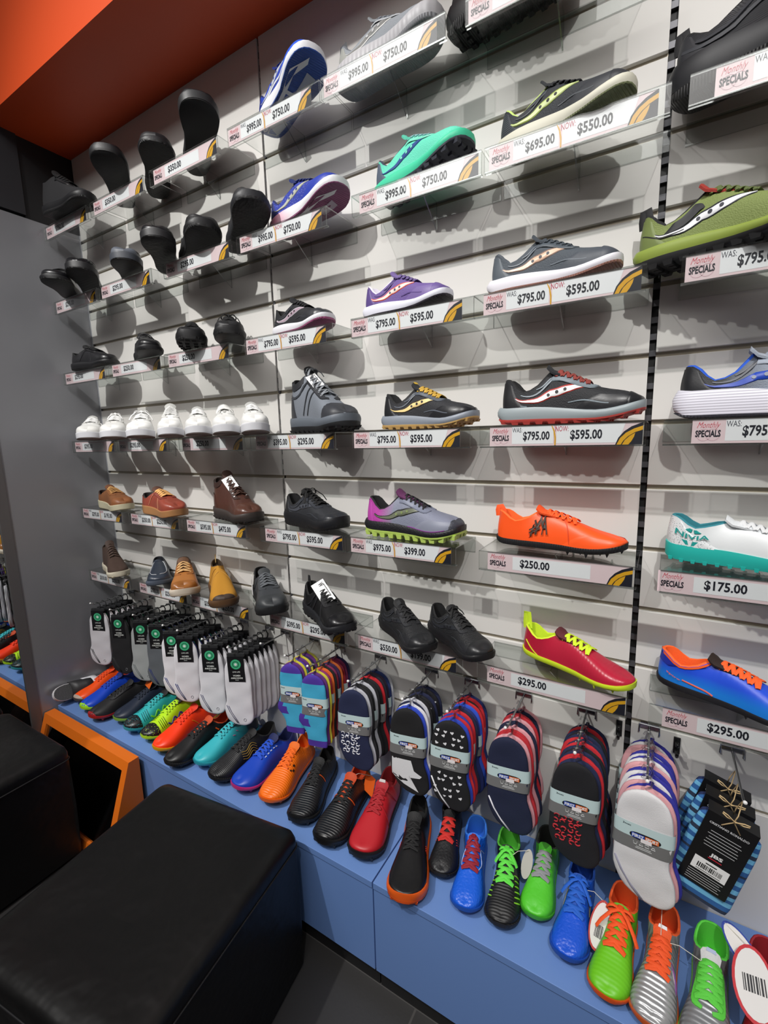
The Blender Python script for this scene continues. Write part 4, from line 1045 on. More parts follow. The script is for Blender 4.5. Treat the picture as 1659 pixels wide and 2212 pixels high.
put(-3, .405, -.195, -28, .295, 'trail', 'black trail shoe with a white card tied to its laces',
    B(upper=leather('#151517', .4), midsole='#222327', outsole=mat('#1d1e21', .6), lugs='lug', lace_n=6, lace_w=.009, toe=leather('#17171a', .3), toe_x=.85, pull_tab='#151517', heel='#1b1b1e', eyestay='#1b1b1e', seams='#2c2c30', ribbons=[('overlay', '#232327', [(.36, .05, .012), (.44, .3, .012), (.5, .65, .010)], .008), ('overlay', '#1e1e22', [(.20, .1, .01), (.3, .4, .012), (.42, .6, .01)], .008)],
      tags=[dict(size=(.092, .045), at=(.50, -.03, .355), rot=(math.radians(30), math.radians(30), math.radians(6)), color='#f3f3f3', text=[('W', -.40, -.05, .16, .4), ('TERN', -.05, -.2, .4, .24), ('-', -.3, .32, .6, .05)])]))
put(-3, .672, -.190, -33, .268, 'runner', 'black children\'s running shoe with a wide closing strap',
    B(upper=mat('#1c1d20', .6, 'weave', 300, .6), laces='#1a1a1d', overlay='#34363b', lace_n=4, bow=False, straps=[(.40, leather('#1c1d20', .45))], toe=leather('#202124', .35), toe_x=.86, wave='#2c2e33', wave_dot='#1a1a1d', heel='#1c1d20', mudguard='#222327', eyestay='#232428'), throat=.6)
put(-3, .826, -.158, -33, .262, 'runner', 'black children\'s lace-up running shoe beside the strapped one',
    B(upper=mat('#1c1d20', .6, 'weave', 300, .6), laces='#141416', overlay='#34363b', toe=leather('#222326', .35), toe_x=.86, wave='#2c2e33', wave_dot='#1a1a1d', heel='#1c1d20', mudguard='#242529', eyestay='#232428', bow_size=.7))
put(-3, 1.160, -.148, -22, .292, 'spike', 'red running spike with lime collar, lime laces and lime sole',
    dict(upper=mat('#b4213a', .30, 'ribs', 40, .06), outsole=mat('#c9e02c', .45), lining='#cfe82f', laces='#d2ec2e', tongue='#5a2028', lugs='pin', bow=False, lace_w=.014, lace_n=5, pull_tab='#cdea30', pull_h=.10, ribbons=[('piping', '#d4e42e', [(.06, .45, .004), (.14, .2, .004), (.20, .02, .004)], .006)]))
put(-3, 1.480, -.150, -22, .300, 'spike', 'blue running spike with orange collar and orange laces at the right edge',
    dict(upper=mat('#2350d8', .38, 'ribs', 30, .05, color2='#1f7fe0', grad=(.060, .035, 2)), outsole=mat('#1b1b20', .5), lining='#ff6a2a', laces='#ff6426', tongue='#2a1c18', lugs='pin', bow=False, lace_w=.014, lace_n=6,
         patches=[('collar', '#ff6526', (.0, .0), (.38, .38), .90, 1.0), ('heel_counter', '#1c2f9e', (0, 0), (.10, .16), .62, .90)], ribbons=[('piping', '#f0705a', [(.20, .30, .004), (.30, .16, .005), (.40, .03, .005)], .006)],
         writing=[('spire', '#f0705a', .09, .34, .10, .10, -.9)]))

# ------------------------------------------------------------------ football boots on the blue plinth
PZ = 0.3692
def boot(tx, ty, yaw, L, label, c, kind='cleat', **kw):
    kid_size = L < .27
    kw.setdefault('W', 1.22 if kid_size else 1.10 if tx < -.15 else 1.22); kw.setdefault('wcol', .125 if kid_size else .098)
    if kid_size: c.setdefault('lace_v', .70); c.setdefault('throat', .70); kw.setdefault('zh', .33); kw.setdefault('zd', .25); kw.setdefault('tc', .36)
    else: c.setdefault('lace_v', .76); c.setdefault('throat', .68)
    c.setdefault('lugs', 'turf' if kind == 'turf' else 'stud'); c.setdefault('bow', False)
    return put(PZ, tx, ty, yaw, L, kind, label, c, group='football boots on the blue plinth', **kw)
boot(-1.064, -.325, -86, .29, 'bright orange football boot with silver toe flecks, nearest the grey panel', dict(upper=mat('#fb5312', .42), outsole='#3a3a3c', lining='#e84a12', laces='#f04d12', lace_n=6, toe=mat('#b9a79a', .4, dots=(60., .3, '#f05a1c')), toe_x=.965, tags=[]))
boot(-.966, -.345, -87, .295, 'royal blue football boot with a lime toothed sole edge', dict(upper=mat('#1647c8', .42), outsole=mat('#9fe02c', .45), lining='#122a78', laces='#1643b8', lace_n=6, toe=mat('#a3e234', .45, dots=(75., .25, '#1c4fc0')), toe_x=.975))
boot(-.864, -.362, -91, .295, 'black football boot with a red toothed sole edge', dict(upper=mat('#1d1d1f', .6), outsole=mat('#9c1c22', .45), lining='#141416', laces='#1a1a1c', lace_n=6, toe=mat('#a31f26', .45, dots=(75., .25, '#1c1c1e')), toe_x=.978, eyestay='#26262a'))
boot(-.750, -.318, -92, .29, 'dark navy football boot with an orange paper tag', dict(upper=mat('#222b3d', .45), outsole=mat('#7aa83a', .5), lining='#151b28', laces='#1d2637', tags=[dict(size=(.055, .050), at=(.42, -.02, .43), rot=(math.radians(60), 0, math.radians(78)), color='#ee6a1f', ink='#c04a10', text=[('-', -.38, .2, .6, .04), ('-', -.38, .05, .7, .04), ('-', -.38, -.10, .5, .04)])]))
def two_tone(a, b, toe, extra): 
    d = dict(upper=mat(a, .42), outsole=mat(b, .5), lining='#15161a', laces=a, lace_n=6, toe=mat('#15161a', .35, dots=(170., .22, b)), toe_x=.86, toe_k=.3); d.update(extra); return d
zig = lambda col, a: [('zigzag', col, [(.40, .12, .010), (.47, .34, .012), (.52, .16, .012), (.58, .36, .012), (.64, .18, .012), (.70, .36, .010)], .005)]
boot(-.640, -.335, -90, .295, 'aqua football boot with lime zigzag and black dotted toe', two_tone('#2fa9ad', '#1f8f9a', None, dict(ribbons=zig('#7be03c', 0)+[('toe_line', '#0f4048', [(.72+.028*i, .30, .0035), (.73+.028*i, .62, .0035), (.725+.028*i, .9, .0035)], .004) for i in range(4)])))
boot(-.522, -.330, -85, .29, 'yellow-green football boot with violet flashes and black dotted toe', two_tone('#b5e41c', '#a8d820', None, dict(ribbons=zig('#3a2f9a', 0)+[('toe_line', '#26300c', [(.72+.028*i, .30, .0035), (.73+.028*i, .62, .0035), (.725+.028*i, .9, .0035)], .004) for i in range(4)])))
boot(-.412, -.350, -87, .30, 'red-orange football boot with tonal laces', dict(upper=mat('#fb3a0e', .40), outsole=mat('#d8a018', .45), lining='#e03410', laces='#f2380f', lace_n=6, ribbons=[('side_bar', '#f0a020', [(.40, .15, .004), (.45, .3, .004), (.50, .45, .004)], .004)]))
boot(-.300, -.378, -92, .30, 'plain black football boot with an orange lined collar', dict(upper=mat('#131315', .42, 'grain', 120, .08), outsole='#1b1b1d', lining='#c04418', laces='#111113', lace_n=6, ribbons=[('side_flash', '#e85a1c', [(.30, .55, .008), (.34, .62, .008)], .006)]))
boot(-.208, -.322, -92, .29, 'aqua football boot fading to navy at the heel', dict(upper=mat('#16202e', .42, color2='#35b2bd', grad=(.06, .15)), outsole=mat('#2c98a6', .45), lining='#14202c', laces='#3ab4be', lace_n=6, ribbons=[('dash', '#d86a9a', [(.46, .35, .004), (.50, .40, .004)], .005), ('dash', '#d86a9a', [(.40, .45, .004), (.43, .5, .004)], .005)]))
boot(-.095, -.345, -94, .295, 'black football boot with gold net print', dict(upper=mat('#17171a', .40, 'ribs', 70, .25), outsole='#151517', lining='#111113', laces='#141416', lace_n=6, ribbons=[('gold_print', '#b08d3e', [(.40, .15+.1*i, .0035), (.48, .3+.1*i, .0035), (.56, .2+.1*i, .0035), (.64, .34+.1*i, .0030)], .005) for i in range(4)]))
boot(.015, -.335, -90, .30, 'cobalt blue football boot with white dashes and a pink sole', dict(upper=mat('#1142b8', .40), outsole=mat('#c2307a', .45), lining='#101c50', laces='#1c50cc', lace_n=6, ribbons=[('dash', '#c9d6f0', [(.40+.05*i, .60+.015*i, .006), (.425+.05*i, .62+.015*i, .006)], .005) for i in range(5)]))
boot(.148, -.325, -79, .295, 'vivid orange football boot with ribbed toe and black flecks', dict(upper=mat('#f8720f', .42, 'ribs', 45, .35), outsole=mat('#e2661a', .45), lining='#e86c16', laces='#fa6c18', lace_n=6, patches=[('fleck', '#2a1c12', (.56, .57), (.585, .60), .50, .60), ('fleck', '#2a1c12', (.60, .61), (.63, .64), .42, .52), ('fleck', '#2a1c12', (.64, .65), (.66, .67), .55, .64)]))
boot(.285, -.330, -74, .29, 'black turf shoe with ribbed toe, left of the red turf shoe pair gap', dict(upper=mat('#17171a', .36, 'ribs', 45, .4), midsole='#101012', outsole='#101012', lining='#101012', laces='#141416', lace_n=6, ribbons=[('side_line', '#e85a1c', [(.50, .30, .003), (.52, .6, .003), (.53, .75, .003)], .005)], tags=[]), 'turf')
boot(.402, -.352, -82, .30, 'black turf shoe with ribbed toe and thin orange side lines', dict(upper=mat('#17171a', .36, 'ribs', 45, .4), midsole='#101012', outsole='#101012', lining='#c04418', laces='#141416', lace_n=6, ribbons=[('side_line', '#e85a1c', [(.56, .30, .004), (.575, .5, .004), (.59, .75, .004)], .006)],
     tags=[dict(size=(.05, .06), at=(.30, .185, .25), rot=(math.radians(75), 0, math.radians(60)), color='#e8641f', text=[], string_from=(.35, -.05, .30))]), 'turf')
boot(.520, -.335, -79, .305, 'plain red turf shoe on a black studded sole', dict(upper=mat('#b9202a', .42), midsole='#151517', outsole='#151517', lining='#8f1a22', laces='#a81c26', lace_n=6, seams='#8f1820', tongue='#a81c26', tongue_label='#b7b0ae'), 'turf')
boot(.688, -.385, -72, .30, 'black leather-look turf shoe on an orange sole', dict(upper=mat('#151517', .34, 'grain', 90, .1), midsole=mat('#e8601c', .45), outsole=mat('#e2581a', .5), lining='#101012', laces='#111113', lace_n=6, ribbons=[('side_bar', '#e8452a', [(.52+.02*i, .12, .004), (.535+.02*i, .3, .004)], .005) for i in range(3)]), 'turf', tt=.09)
kid = '#18181a'
boot(.740, -.275, -77, .235, 'small black football boot with red laces', dict(upper=mat('#17171a', .45, 'scales', 110, .4), outsole='#151517', lining='#141416', laces='#c4261f', lace_n=4, lace_w=.024, ribbons=[('side_bar', '#d23a2a', [(.56+.03*i, .25, .005), (.60+.03*i, .45, .005)], .005) for i in range(3)]))
boot(.828, -.330, -79, .245, 'small blue football boot with dark red laces and scaly toe', dict(upper=mat('#1c5fd8', .32, 'scales', 110, .6), outsole=mat('#1a4fae', .5), lining='#2a6fd0', laces='#8f1c30', lace_n=5, lace_w=.021, bow=True, bow_size=.5, tongue='#2f74e0', ribbons=[('outline_print', '#c9d6f4', [(.36, .3, .003), (.45, .6, .003), (.55, .45, .003), (.66, .66, .003)], .005)]))
boot(.916, -.322, -80, .245, 'small black football boot with bright green laces and lime bars', dict(upper=mat('#151618', .5, 'ribs', 50, .3), outsole='#18181b', lining='#55b83a', laces='#62dc4a', lace_n=5, lace_w=.021, lace_style='cross', bow=True, bow_size=.9, tongue='#141416', ribbons=[('side_bar', '#9be83a', [(.50+.05*i, .22, .006), (.54+.05*i, .42, .007), (.57+.05*i, .60, .004)], .005) for i in range(6)],
     tags=[dict(size=(.028, .07), at=(.40, .21, .30), rot=(math.radians(60), 0, math.radians(70)), color='#b9b6b0', text=[], oval=.1)]))
boot(.980, -.262, -88, .24, 'small green football boot with grey laces', dict(upper=mat('#55c832', .42, 'scales', 75, .4), outsole=mat('#3f9a2a', .5), lining='#3a3f3a', laces='#8d8f92', lace_n=5, lace_w=.021, tongue='#4dbb30'))
boot(1.062, -.318, -92, .245, 'small royal blue football boot with blue laces and scaly toe', dict(upper=mat('#1b55d0', .32, 'scales', 110, .6), outsole=mat('#1c4aa8', .5), lining='#1c4fae', laces='#1e5fc8', lace_n=5, lace_w=.021, bow=True, bow_size=1.1, ribbons=[('side_line', '#9a8a3a', [(.35, .4, .006), (.45, .3, .006), (.55, .25, .005)], .005)],
     tags=[dict(size=(.045, .10), at=(.62, .235, .24), rot=(math.radians(38), math.radians(16), math.radians(96)), color='#b5342f', face='#dedbd8', rim=1, oval=.35, bars=(-.2, -.25, .4, .25), text=[], string_from=(.42, .05, .33))]))
boot(1.145, -.355, -96, .25, 'small lime green football boot with an orange bow', dict(upper=mat('#6cc41c', .42, 'ribs', 38, .14), outsole=mat('#d8541c', .5), lining='#e0561e', laces='#f0561c', lace_n=5, lace_w=.021, bow=True, bow_size=1.35, tongue='#57b01a', mudguard=None))
boot(1.225, -.362, -97, .25, 'small silver football boot with orange laces and wavy ridged toe', dict(upper=mat('#a9aaac', .30, 'ribs', 34, .6, metal=.4), outsole=mat('#c85a2a', .5), lining='#d9531f', laces='#ee5520', lace_n=6, lace_w=.021, tongue='#e2541e', tongue_label='#d8d6da',
     tags=[dict(size=(.045, .075), at=(.02, -.05, .42), rot=(math.radians(80), 0, math.radians(96)), color='#cfcac4', text=[('-', -.3, .1, .5, .05)], bars=(-.35, -.35, .7, .3))]))
boot(1.312, -.372, -97, .255, 'small grey football boot with wide green laces', dict(upper=mat('#8d8f92', .34, 'ribs', 34, .4, metal=.4), outsole=mat('#6aa83a', .5), lining='#55c83f', laces='#5ccc44', lace_n=6, lace_w=.021, tongue='#c9cacb', tongue_label='#9aa6c8', eyestay='#57c440',
     tags=[dict(size=(.04, .10), at=(.56, -.30, .22), rot=(math.radians(30), math.radians(-40), math.radians(97)), color='#7a4a8c', face='#cfccca', rim=1, oval=.2, text=[('-', -.3, -.1, .5, .05)], string_from=(.42, -.05, .33))]))
boot(1.410, -.345, -97, .25, 'small red football boot with white paper tags at the right edge', dict(upper=mat('#a51c26', .42), outsole='#1a1a1c', lining='#8f1220', laces='#a8202a', lace_n=5, lace_w=.02,
     tags=[dict(size=(.070, .125), at=(.62, -.10, .46), rot=(math.radians(25), math.radians(-10), math.radians(95)), color='#c0202c', face='#dcdad8', rim=1, oval=.2, bars=(-.25, -.12, .5, .22), text=[], string_from=(.40, 0, .36)),
           dict(size=(.045, .09), at=(.36, -.18, .46), rot=(math.radians(30), math.radians(-12), math.radians(140)), color='#26409a', face='#e0dedb', rim=1, oval=.2, text=[], string_from=(.40, 0, .36))]))

# slide sandal at the end of the plinth
def slide_sandal(x, y, yaw):
    r = empty('slide_sandal', (x, y, PZ+.034)); r.rotation_euler = (math.radians(-64), math.radians(-6), math.radians(yaw))
    tag(r, 'white and black slide sandal propped at the grey panel end of the plinth', 'sandal')
    L = .27; F = Last('court', W=.95); st = stations(18)
    ring = [(a, 1) for a in st]+[(a, -1) for a in st[-2:0:-1]]
    for nm, m, lo, hi, g in (('sole', mat('#e4e2e6', .5), 0, .075, 1.0), ('footbed', mat('#4b4b4d', .7, 'weave', 200, .3), .075, .085, .93)):
        rows = [[(a*L, sd*F.half(a, sd)*L*k*g, (z+.02*max(0, a-.7)**2*6)*L) for a, sd in ring] for k, z in ((.96, lo), (1, (lo+hi)/2), (.99, hi))]
        mb = MB(); mb.grid(rows, close=True); n = len(ring)
        for row in (rows[0], rows[-1]): mb.add(row, [tuple(dict.fromkeys((i, i+1, n-1-i, (n-i) % n))) for i in range(18)])
        mb.f = [f for f in mb.f if len(f) >= 3]
        mesh(nm, mb.v, mb.f, m, r)
    def band(nm, m, x0, x1, grow):
        rows = []
        for i in range(13):
            a = PI*i/12; row = []
            for q in (0, .33, .66, 1):
                xx = x0+(x1-x0)*q; hw = F.half(xx, 1)*L+.004+grow
                row.append((xx*L, hw*math.cos(a), .06*L+(.20-.10*(q-.2))*L*math.sin(a)**.8+grow))
            rows.append(row)
        mb = MB(); mb.grid(rows)
        o = mesh(nm, mb.v, mb.f, m, r)
        md = o.modifiers.new('thickness', 'SOLIDIFY'); md.thickness = .004
    band('strap', mat('#2a2a2c', .5), .46, .76, 0); band('strap_cover', mat('#dadadf', .5), .38, .56, .004)
slide_sandal(-1.139, -.115, -90)
# ------------------------------------------------------------------ sock packs on the display pegs
PEG_Z = 0.825
def peg(x, ylen, label):
    r = empty('display_peg', (x, 0.0, PEG_Z)); tag(r, label, 'peg', 'chrome display pegs')
    cm = mat('#a9abae', .25, metal=1.0)
    mb = MB(); mb.tube([(0, .004, 0), (0, -.01, -.004), (0, -ylen+.012, -.004), (0, -ylen, .004)], .0026, 8); mb.build('prong', cm, r, smooth=True)
    mb = MB(); mb.tube([(-.022, -.004, -.018), (-.022, -.004, .004), (.022, -.004, .004), (.022, -.004, -.018)], .0022, 6)
    mb.box((-.02, -.0045, -.006), (.02, -.0005, .008)); mb.build('bracket', cm, r)
    mb = MB(); mb.tube([(0, -ylen-.001, .003), (0, -ylen-.006, .006)], .0038, 8); mb.build('end_cap', mat('#e9e9e9', .3), r, smooth=True)
    return r

SHAPES = {
 'ankle': [(-.050, 0, .030), (-.080, 0, .043), (-.14, 0, .047), (-.195, -.001, .046), (-.230, -.005, .051), (-.262, -.003, .047), (-.284, .002, .030), (-.292, .004, .004)],
 'banded': [(-.030, 0, .004), (-.037, 0, .021), (-.055, 0, .038), (-.09, 0, .047), (-.14, 0, .049), (-.19, -.003, .047), (-.235, .003, .052), (-.27, .011, .047), (-.295, .020, .026), (-.303, .024, .004)],
 'crew': [(-.030, 0, .004), (-.037, 0, .020), (-.055, 0, .036), (-.09, 0, .042), (-.14, .001, .042), (-.175, -.005, .046), (-.200, -.010, .050), (-.225, -.004, .040), (-.255, .002, .034), (-.282, .003, .034), (-.290, .003, .032)],
 'long': [(-.060, 0, .030), (-.075, 0, .050), (-.12, 0, .054), (-.20, 0, .055), (-.255, 0, .056), (-.272, .004, .050)],
}
class Sock:
    def __init__(s, shape, yc, th, k=1.0):
        t = SHAPES[shape]; s.z0, s.z1 = t[0][0], t[-1][0]; s.yc, s.th = yc, th
        zz = [(-q[0], q[1]*k) for q in t]; s.cx_ = hermite(zz); s.w_ = hermite([(-q[0], q[2]*k) for q in t])
    def cx(s, z): return s.cx_(-z)
    def w(s, z): return s.w_(-z)
    def front(s, x, z, o=0.0):
        q = min(abs((x-s.cx(z))/max(s.w(z), 1e-4)), .999)
        return (x, s.yc - s.th*(1-q**2.6)**.5 - o, z)
    def mesh(s, name, m, parent, color_rows=None, n=26, ph=0.0):
        mb = MB(); k = 18; rows = []
        for i in range(n+1):
            z = s.z0+(s.z1-s.z0)*(.5-.5*math.cos(PI*i/n)); c, w = s.cx(z), s.w(z); row = []
            tz = s.th*min(1, w/.02)
            for j in range(k):
                a = 2*PI*j/k; ca, sa = math.cos(a), math.sin(a)
                rip = .0012*math.sin(z*95+ph)*math.sin(2.2*a+ph)
                row.append((c+w*math.copysign(abs(ca)**.8, ca), s.yc-tz*math.copysign(abs(sa)**.75, sa)+rip, z))
            rows.append(row)
        mi = []
        mb.grid(rows, close=True)
        for i in range(n):
            zc = (rows[i][0][2]+rows[i+1][0][2])/2
            for j in range(k):
                xm = rows[i][j][0]
                idx = color_rows(xm, zc) if color_rows else 0
                mi.append(idx)
        mb.add(rows[0], [tuple(range(k))]); mi.append(0); mb.add(rows[-1], [tuple(range(k))]); mi.append(mi[-2])
        me = bpy.data.meshes.new(name); me.from_pydata(mb.v, [], mb.f)
        for mm in (m if isinstance(m, list) else [m]): me.materials.append(mm)
        me.polygons.foreach_set('material_index', mi); me.polygons.foreach_set('use_smooth', [True]*len(me.polygons))
        o = link(bpy.data.objects.new(name, me), parent); return o

def kn(c): return mat(c, .85, 'grain', 700, .25)
HOOK_DARK = mat('#2e2f31', .4); HOOK_CLEAR = acrylic_material('clear_hook_plastic', (.86, .87, .88), .2, .16)
def loop_hook(r, m, zb, wide=.004):
    mb = MB()
    c = [(0.0, .0, -.002)]
    pts = [(.0, 0, zb), (0, 0, -.030), (.009, 0, -.022), (.011, 0, -.009), (.004, 0, .004), (-.006, 0, .003), (-.010, 0, -.006)]
    mb.tube(pts, [.0035, .003, .0026, .0026, .0026, .0024, .002], 6, .6, up=(0, 1, 0)); return mb.build('hook', m, r, smooth=True)

def header_pack(color, accent, cuff):
    """pair of ankle socks under a black header card with a green ring emblem"""
    r = empty('ankle_sock_pack', (0, 0, 0))
    loop_hook(r, HOOK_DARK, -.036)
    mb = MB(); mb.box((-.030, -.0048, -.036), (.030, .0048, -.026)); mb.build('hanger_bar', HOOK_DARK, r)
    mb = MB(); mb.box((-.029, -.0090, -.126), (.029, -.0084, -.034)); mb.box((-.029, .0062, -.100), (.029, .0068, -.034))
    card = mb.build('header_card', mat('#131316', .45), r, fix=False)
    mb = MB(); F = lambda x, z: (x, -.0093, z)
    ring = lambda r0, r1, cx, cz: [[F(cx+q*math.cos(a), cz+q*math.sin(a)) for q in (r0, r1)] for a in [2*PI*i/20 for i in range(21)]]
    mb.grid(ring(.0115, .0180, 0, -.062)); mb.grid(ring(.0, .0095, 0, -.062))
    mb.build('ring_emblem', mat('#3fae7c', .5), card, fix=False)
    mb = MB(); mb.grid([[(x, -.0096, z) for x, y, z in row] for row in ring(.0, .0050, .0, -.062)])
    put_text(mb, 'LIVE LIFE', -.013, -.092, .026, .005, F, .01); put_text(mb, 'WOMEN', -.013, -.106, .026, .006, F, .03); put_text(mb, 'ANKLE SOCKS', -.021, -.115, .042, .006, F, .03); put_text(mb, '-', -.006, -.120, .012, .0012, F, .0)
    mb.build('card_lettering', mat('#d8dcd8', .5), card, fix=False)
    s2 = Sock('ankle', .0032, .005); s2.mesh('sock', kn(accent), r, ph=1.0)
    s = Sock('ankle', -.0032, .005); o = s.mesh('sock', kn(color), r)
    mb = MB()      # knitted lines along the low cuff at the bottom left
    for off in (0, .007):
        pts = [s.front(-.047+off, -.214-off*.3, .0008), s.front(-.038+off, -.236-off*.3, .0008), s.front(-.026+off, -.258-off*.3, .0008), s.front(-.014+off*.7, -.278-off*.2, .0008)]
        mb.tube(pts, .0013, 5)
    mb.build('cuff_line', kn(cuff), o, smooth=True)
    mb = MB(); c0 = s.front(.014, -.268, .0006)
    mb.tube([(c0[0]+.0045*math.cos(a), c0[1], c0[2]+.0055*math.sin(a)) for a in [2*PI*i/10 for i in range(11)]], .0007, 4, caps=False)
    mb.build('size_ring', kn('#8a8a90'), o, smooth=True)
    return r

BAND_TEAL = mat('#c3d9da', .5); BAND_GREY = mat('#747474', .5)
def banded_pack(front, others, shape='banded', prints=None, cuff=None, front_mats=None, rows=None, k=1.08, band=True):
    """three folded pairs in a printed paper band on a clear hook"""
    r = empty('sock_pack', (0, 0, 0))
    loop_hook(r, HOOK_CLEAR, -.050)
    n = len(others)+1
    for i, c in list(enumerate(others))[::-1]:
        s = Sock(shape, .0035+.0066*i, .0046, k*(1+.018*(i+1)))
        s.z0 += .003*(i+1); o = s.mesh('sock', kn(c), r, ph=i*1.3)
        o.location = (.0045*(i+1), 0, .004*(i+1))
    s = Sock(shape, -.0065, .0062, k)
    o = s.mesh('sock', front_mats if front_mats else kn(front), r, rows, ph=.5)
    if cuff:
        mb = MB(); mb.tube([s.front(-.046*k, -.210, .0007), s.front(-.034*k, -.240, .0007), s.front(-.016*k, -.270, .0007), s.front(.004*k, -.295, .0006)], .0022, 6)
        mb.build('cuff_line', kn(cuff), o, smooth=True)
    if prints:
        kind, col = prints; mb = MB(); rn = random.Random(11)
        if kind == 'hearts':
            for zz in (-.062, -.080, -.098, -.195, -.215, -.235, -.255):
                for xx in (-.033, -.012, .010, .031):
                    x = xx+rn.uniform(-.006, .006); z = zz+rn.uniform(-.005, .005); a0 = rn.uniform(-.5, .5)
                    pts = []
                    for q in range(14):
                        t = 2*PI*q/14; hx = .0052*math.sin(t)**3; hz = .0042*math.cos(t)-.0017*math.cos(2*t)-.0006*math.cos(3*t)
                        px, pz = hx*math.cos(a0)-hz*math.sin(a0), hx*math.sin(a0)+hz*math.cos(a0)
                        if abs(x+px-s.cx(z+pz)) < s.w(z+pz)*.93: pts.append(s.front(x+px, z+pz, .0009))
                    if len(pts) > 8: mb.add(pts, [tuple(range(len(pts)))])
        elif kind == 'spots':
            for zz in (-.180, -.195, -.210, -.225, -.240):
                for xx in (-.036, -.020, -.004, .012):
                    x = xx+rn.uniform(-.004, .004); z = zz+rn.uniform(-.003, .003); a0 = rn.uniform(0, 6)
                    pts = [s.front(x+.0058*math.cos(a0+t), z+.0052*math.sin(a0+t), .0008) for t in [i*4.4/7 for i in range(8)]]
                    mb.tube(pts, [.0012]+[.0019]*6+[.0012], 5)
        elif kind == 'block':
            q = [(-.046, -.19), (.010, -.19), (.018, -.222), (.040, -.236), (.034, -.243), (.002, -.246), (.012, -.268), (.030, -.288), (-.012, -.270), (-.048, -.246)]
            q = [(x*k*.98, z) for x, z in q]; cx = sum(a for a, b in q)/len(q); cz = sum(b for a, b in q)/len(q)
            for a, b in zip(q, q[1:]+q[:1]):
                t = [[s.front(cx+(a[0]+(b[0]-a[0])*v/4-cx)*u/5, cz+(a[1]+(b[1]-a[1])*v/4-cz)*u/5, .0009) for v in range(5)] for u in range(6)]
                mb.grid(t)
        if mb.v: mb.build('knit_print', kn(col), o, fix=False, smooth=True)
    if band:
        z0, z1 = -.176, -.112; zm = z0+.030; yb = .0066*len(others)+.004
        mb = MB(); rows_ = []; kk = 22
        for z in (z0, zm, z1):
            w = s.w((z0+z1)/2)+.003; c = s.cx(z); row = []
            for j in range(kk):
                a = 2*PI*j/kk; ca, sa = math.cos(a), math.sin(a)
                ym = (-.0075-.0075+yb)/2; hy = (yb+.0145)/2
                row.append((c+w*math.copysign(abs(ca)**.55, ca), (-.0140+yb)/2-hy*math.copysign(abs(sa)**.55, sa), z))
            rows_.append(row)
        mb.grid(rows_[:2], 1, True); mb.grid(rows_[1:], 0, True)
        b = mb.build('paper_band', [BAND_TEAL, BAND_GREY], r, fix=False, smooth=True)
        yf = (-.0140+yb)/2-(yb+.0145)/2; w = s.w(-.145)+.003
        def G(x, z, o=.0004):
            q = min(abs(x/w), .99); return (x, (-.0140+yb)/2-(yb+.0145)/2*(1-q**3.6)**.278-o, z)
        mb = MB()
        out = [(.030*math.copysign(abs(math.cos(a))**.5, math.cos(a))+.004, -.139+.0085*math.sin(a)) for a in [2*PI*i/24 for i in range(24)]]
        mb.add([G(x, z, .0005) for x, z in out], [tuple(range(24))]); mb.build('emblem_ground', mat('#17171b', .5), b, fix=False)
        mb = MB(); mb.add([G(x, z, .0008) for x, z in ((-.022, -.1445), (.003, -.1445), (.003, -.1335), (-.022, -.1335))], [(0, 1, 2, 3)]); mb.build('emblem_blue', mat('#3452b8', .5), b, fix=False)
        mb = MB(); mb.add([G(x, z, .0008) for x, z in ((.004, -.1445), (.030, -.1445), (.030, -.1335), (.004, -.1335))], [(0, 1, 2, 3)]); mb.build('emblem_orange', mat('#e2743c', .5), b, fix=False)
        mb = MB()
        put_text(mb, 'FIRST', -.0205, -.1430, .022, .008, lambda x, z: G(x, z, .0011), .03); put_text(mb, 'SPORT', .0055, -.1430, .023, .008, lambda x, z: G(x, z, .0011), .03)
        for q_, sym in enumerate(([(0, .0065), (.001, 0), (.0065, 0), (.0075, .0065)], [(0, 0), (.0075, 0), (.00375, .0065), (0, 0)], [(0, 0), (.007, 0), (.007, .0065), (0, .0065), (0, 0)], [(0, .001), (.0075, .001), (.006, .0055), (.002, .0055), (0, .001)])):
            mb.tube([G(-.018+.0115*q_+a, -.160+b_, .0006) for a, b_ in sym], .0004, 4)
        put_text(mb, '-', -.012, -.1655, .028, .0012, lambda x, z: G(x, z, .0006), .0); put_text(mb, '-', -.014, -.1690, .032, .0012, lambda x, z: G(x, z, .0006), .0)
        mb.build('band_lettering', mat('#eef0f0', .5), b, fix=False)
        mb = MB(); put_text(mb, '3', -.040, -.121, .003, .0045, lambda x, z: G(x, z, .0006), .02); put_text(mb, 'PAIRS', -.036, -.121, .012, .003, lambda x, z: G(x, z, .0006), .02); mb.build('small_lettering', mat('#34454a', .5), b, fix=False)
        mb = MB(); mb.add([G(x, z, .0014) for x, z in ((-.004, -.151), (.017, -.151), (.017, -.141), (-.004, -.141))], [(0, 1, 2, 3)])
        mb.build('price_sticker', mat('#efe9ea', .5), b, fix=False)
    return r

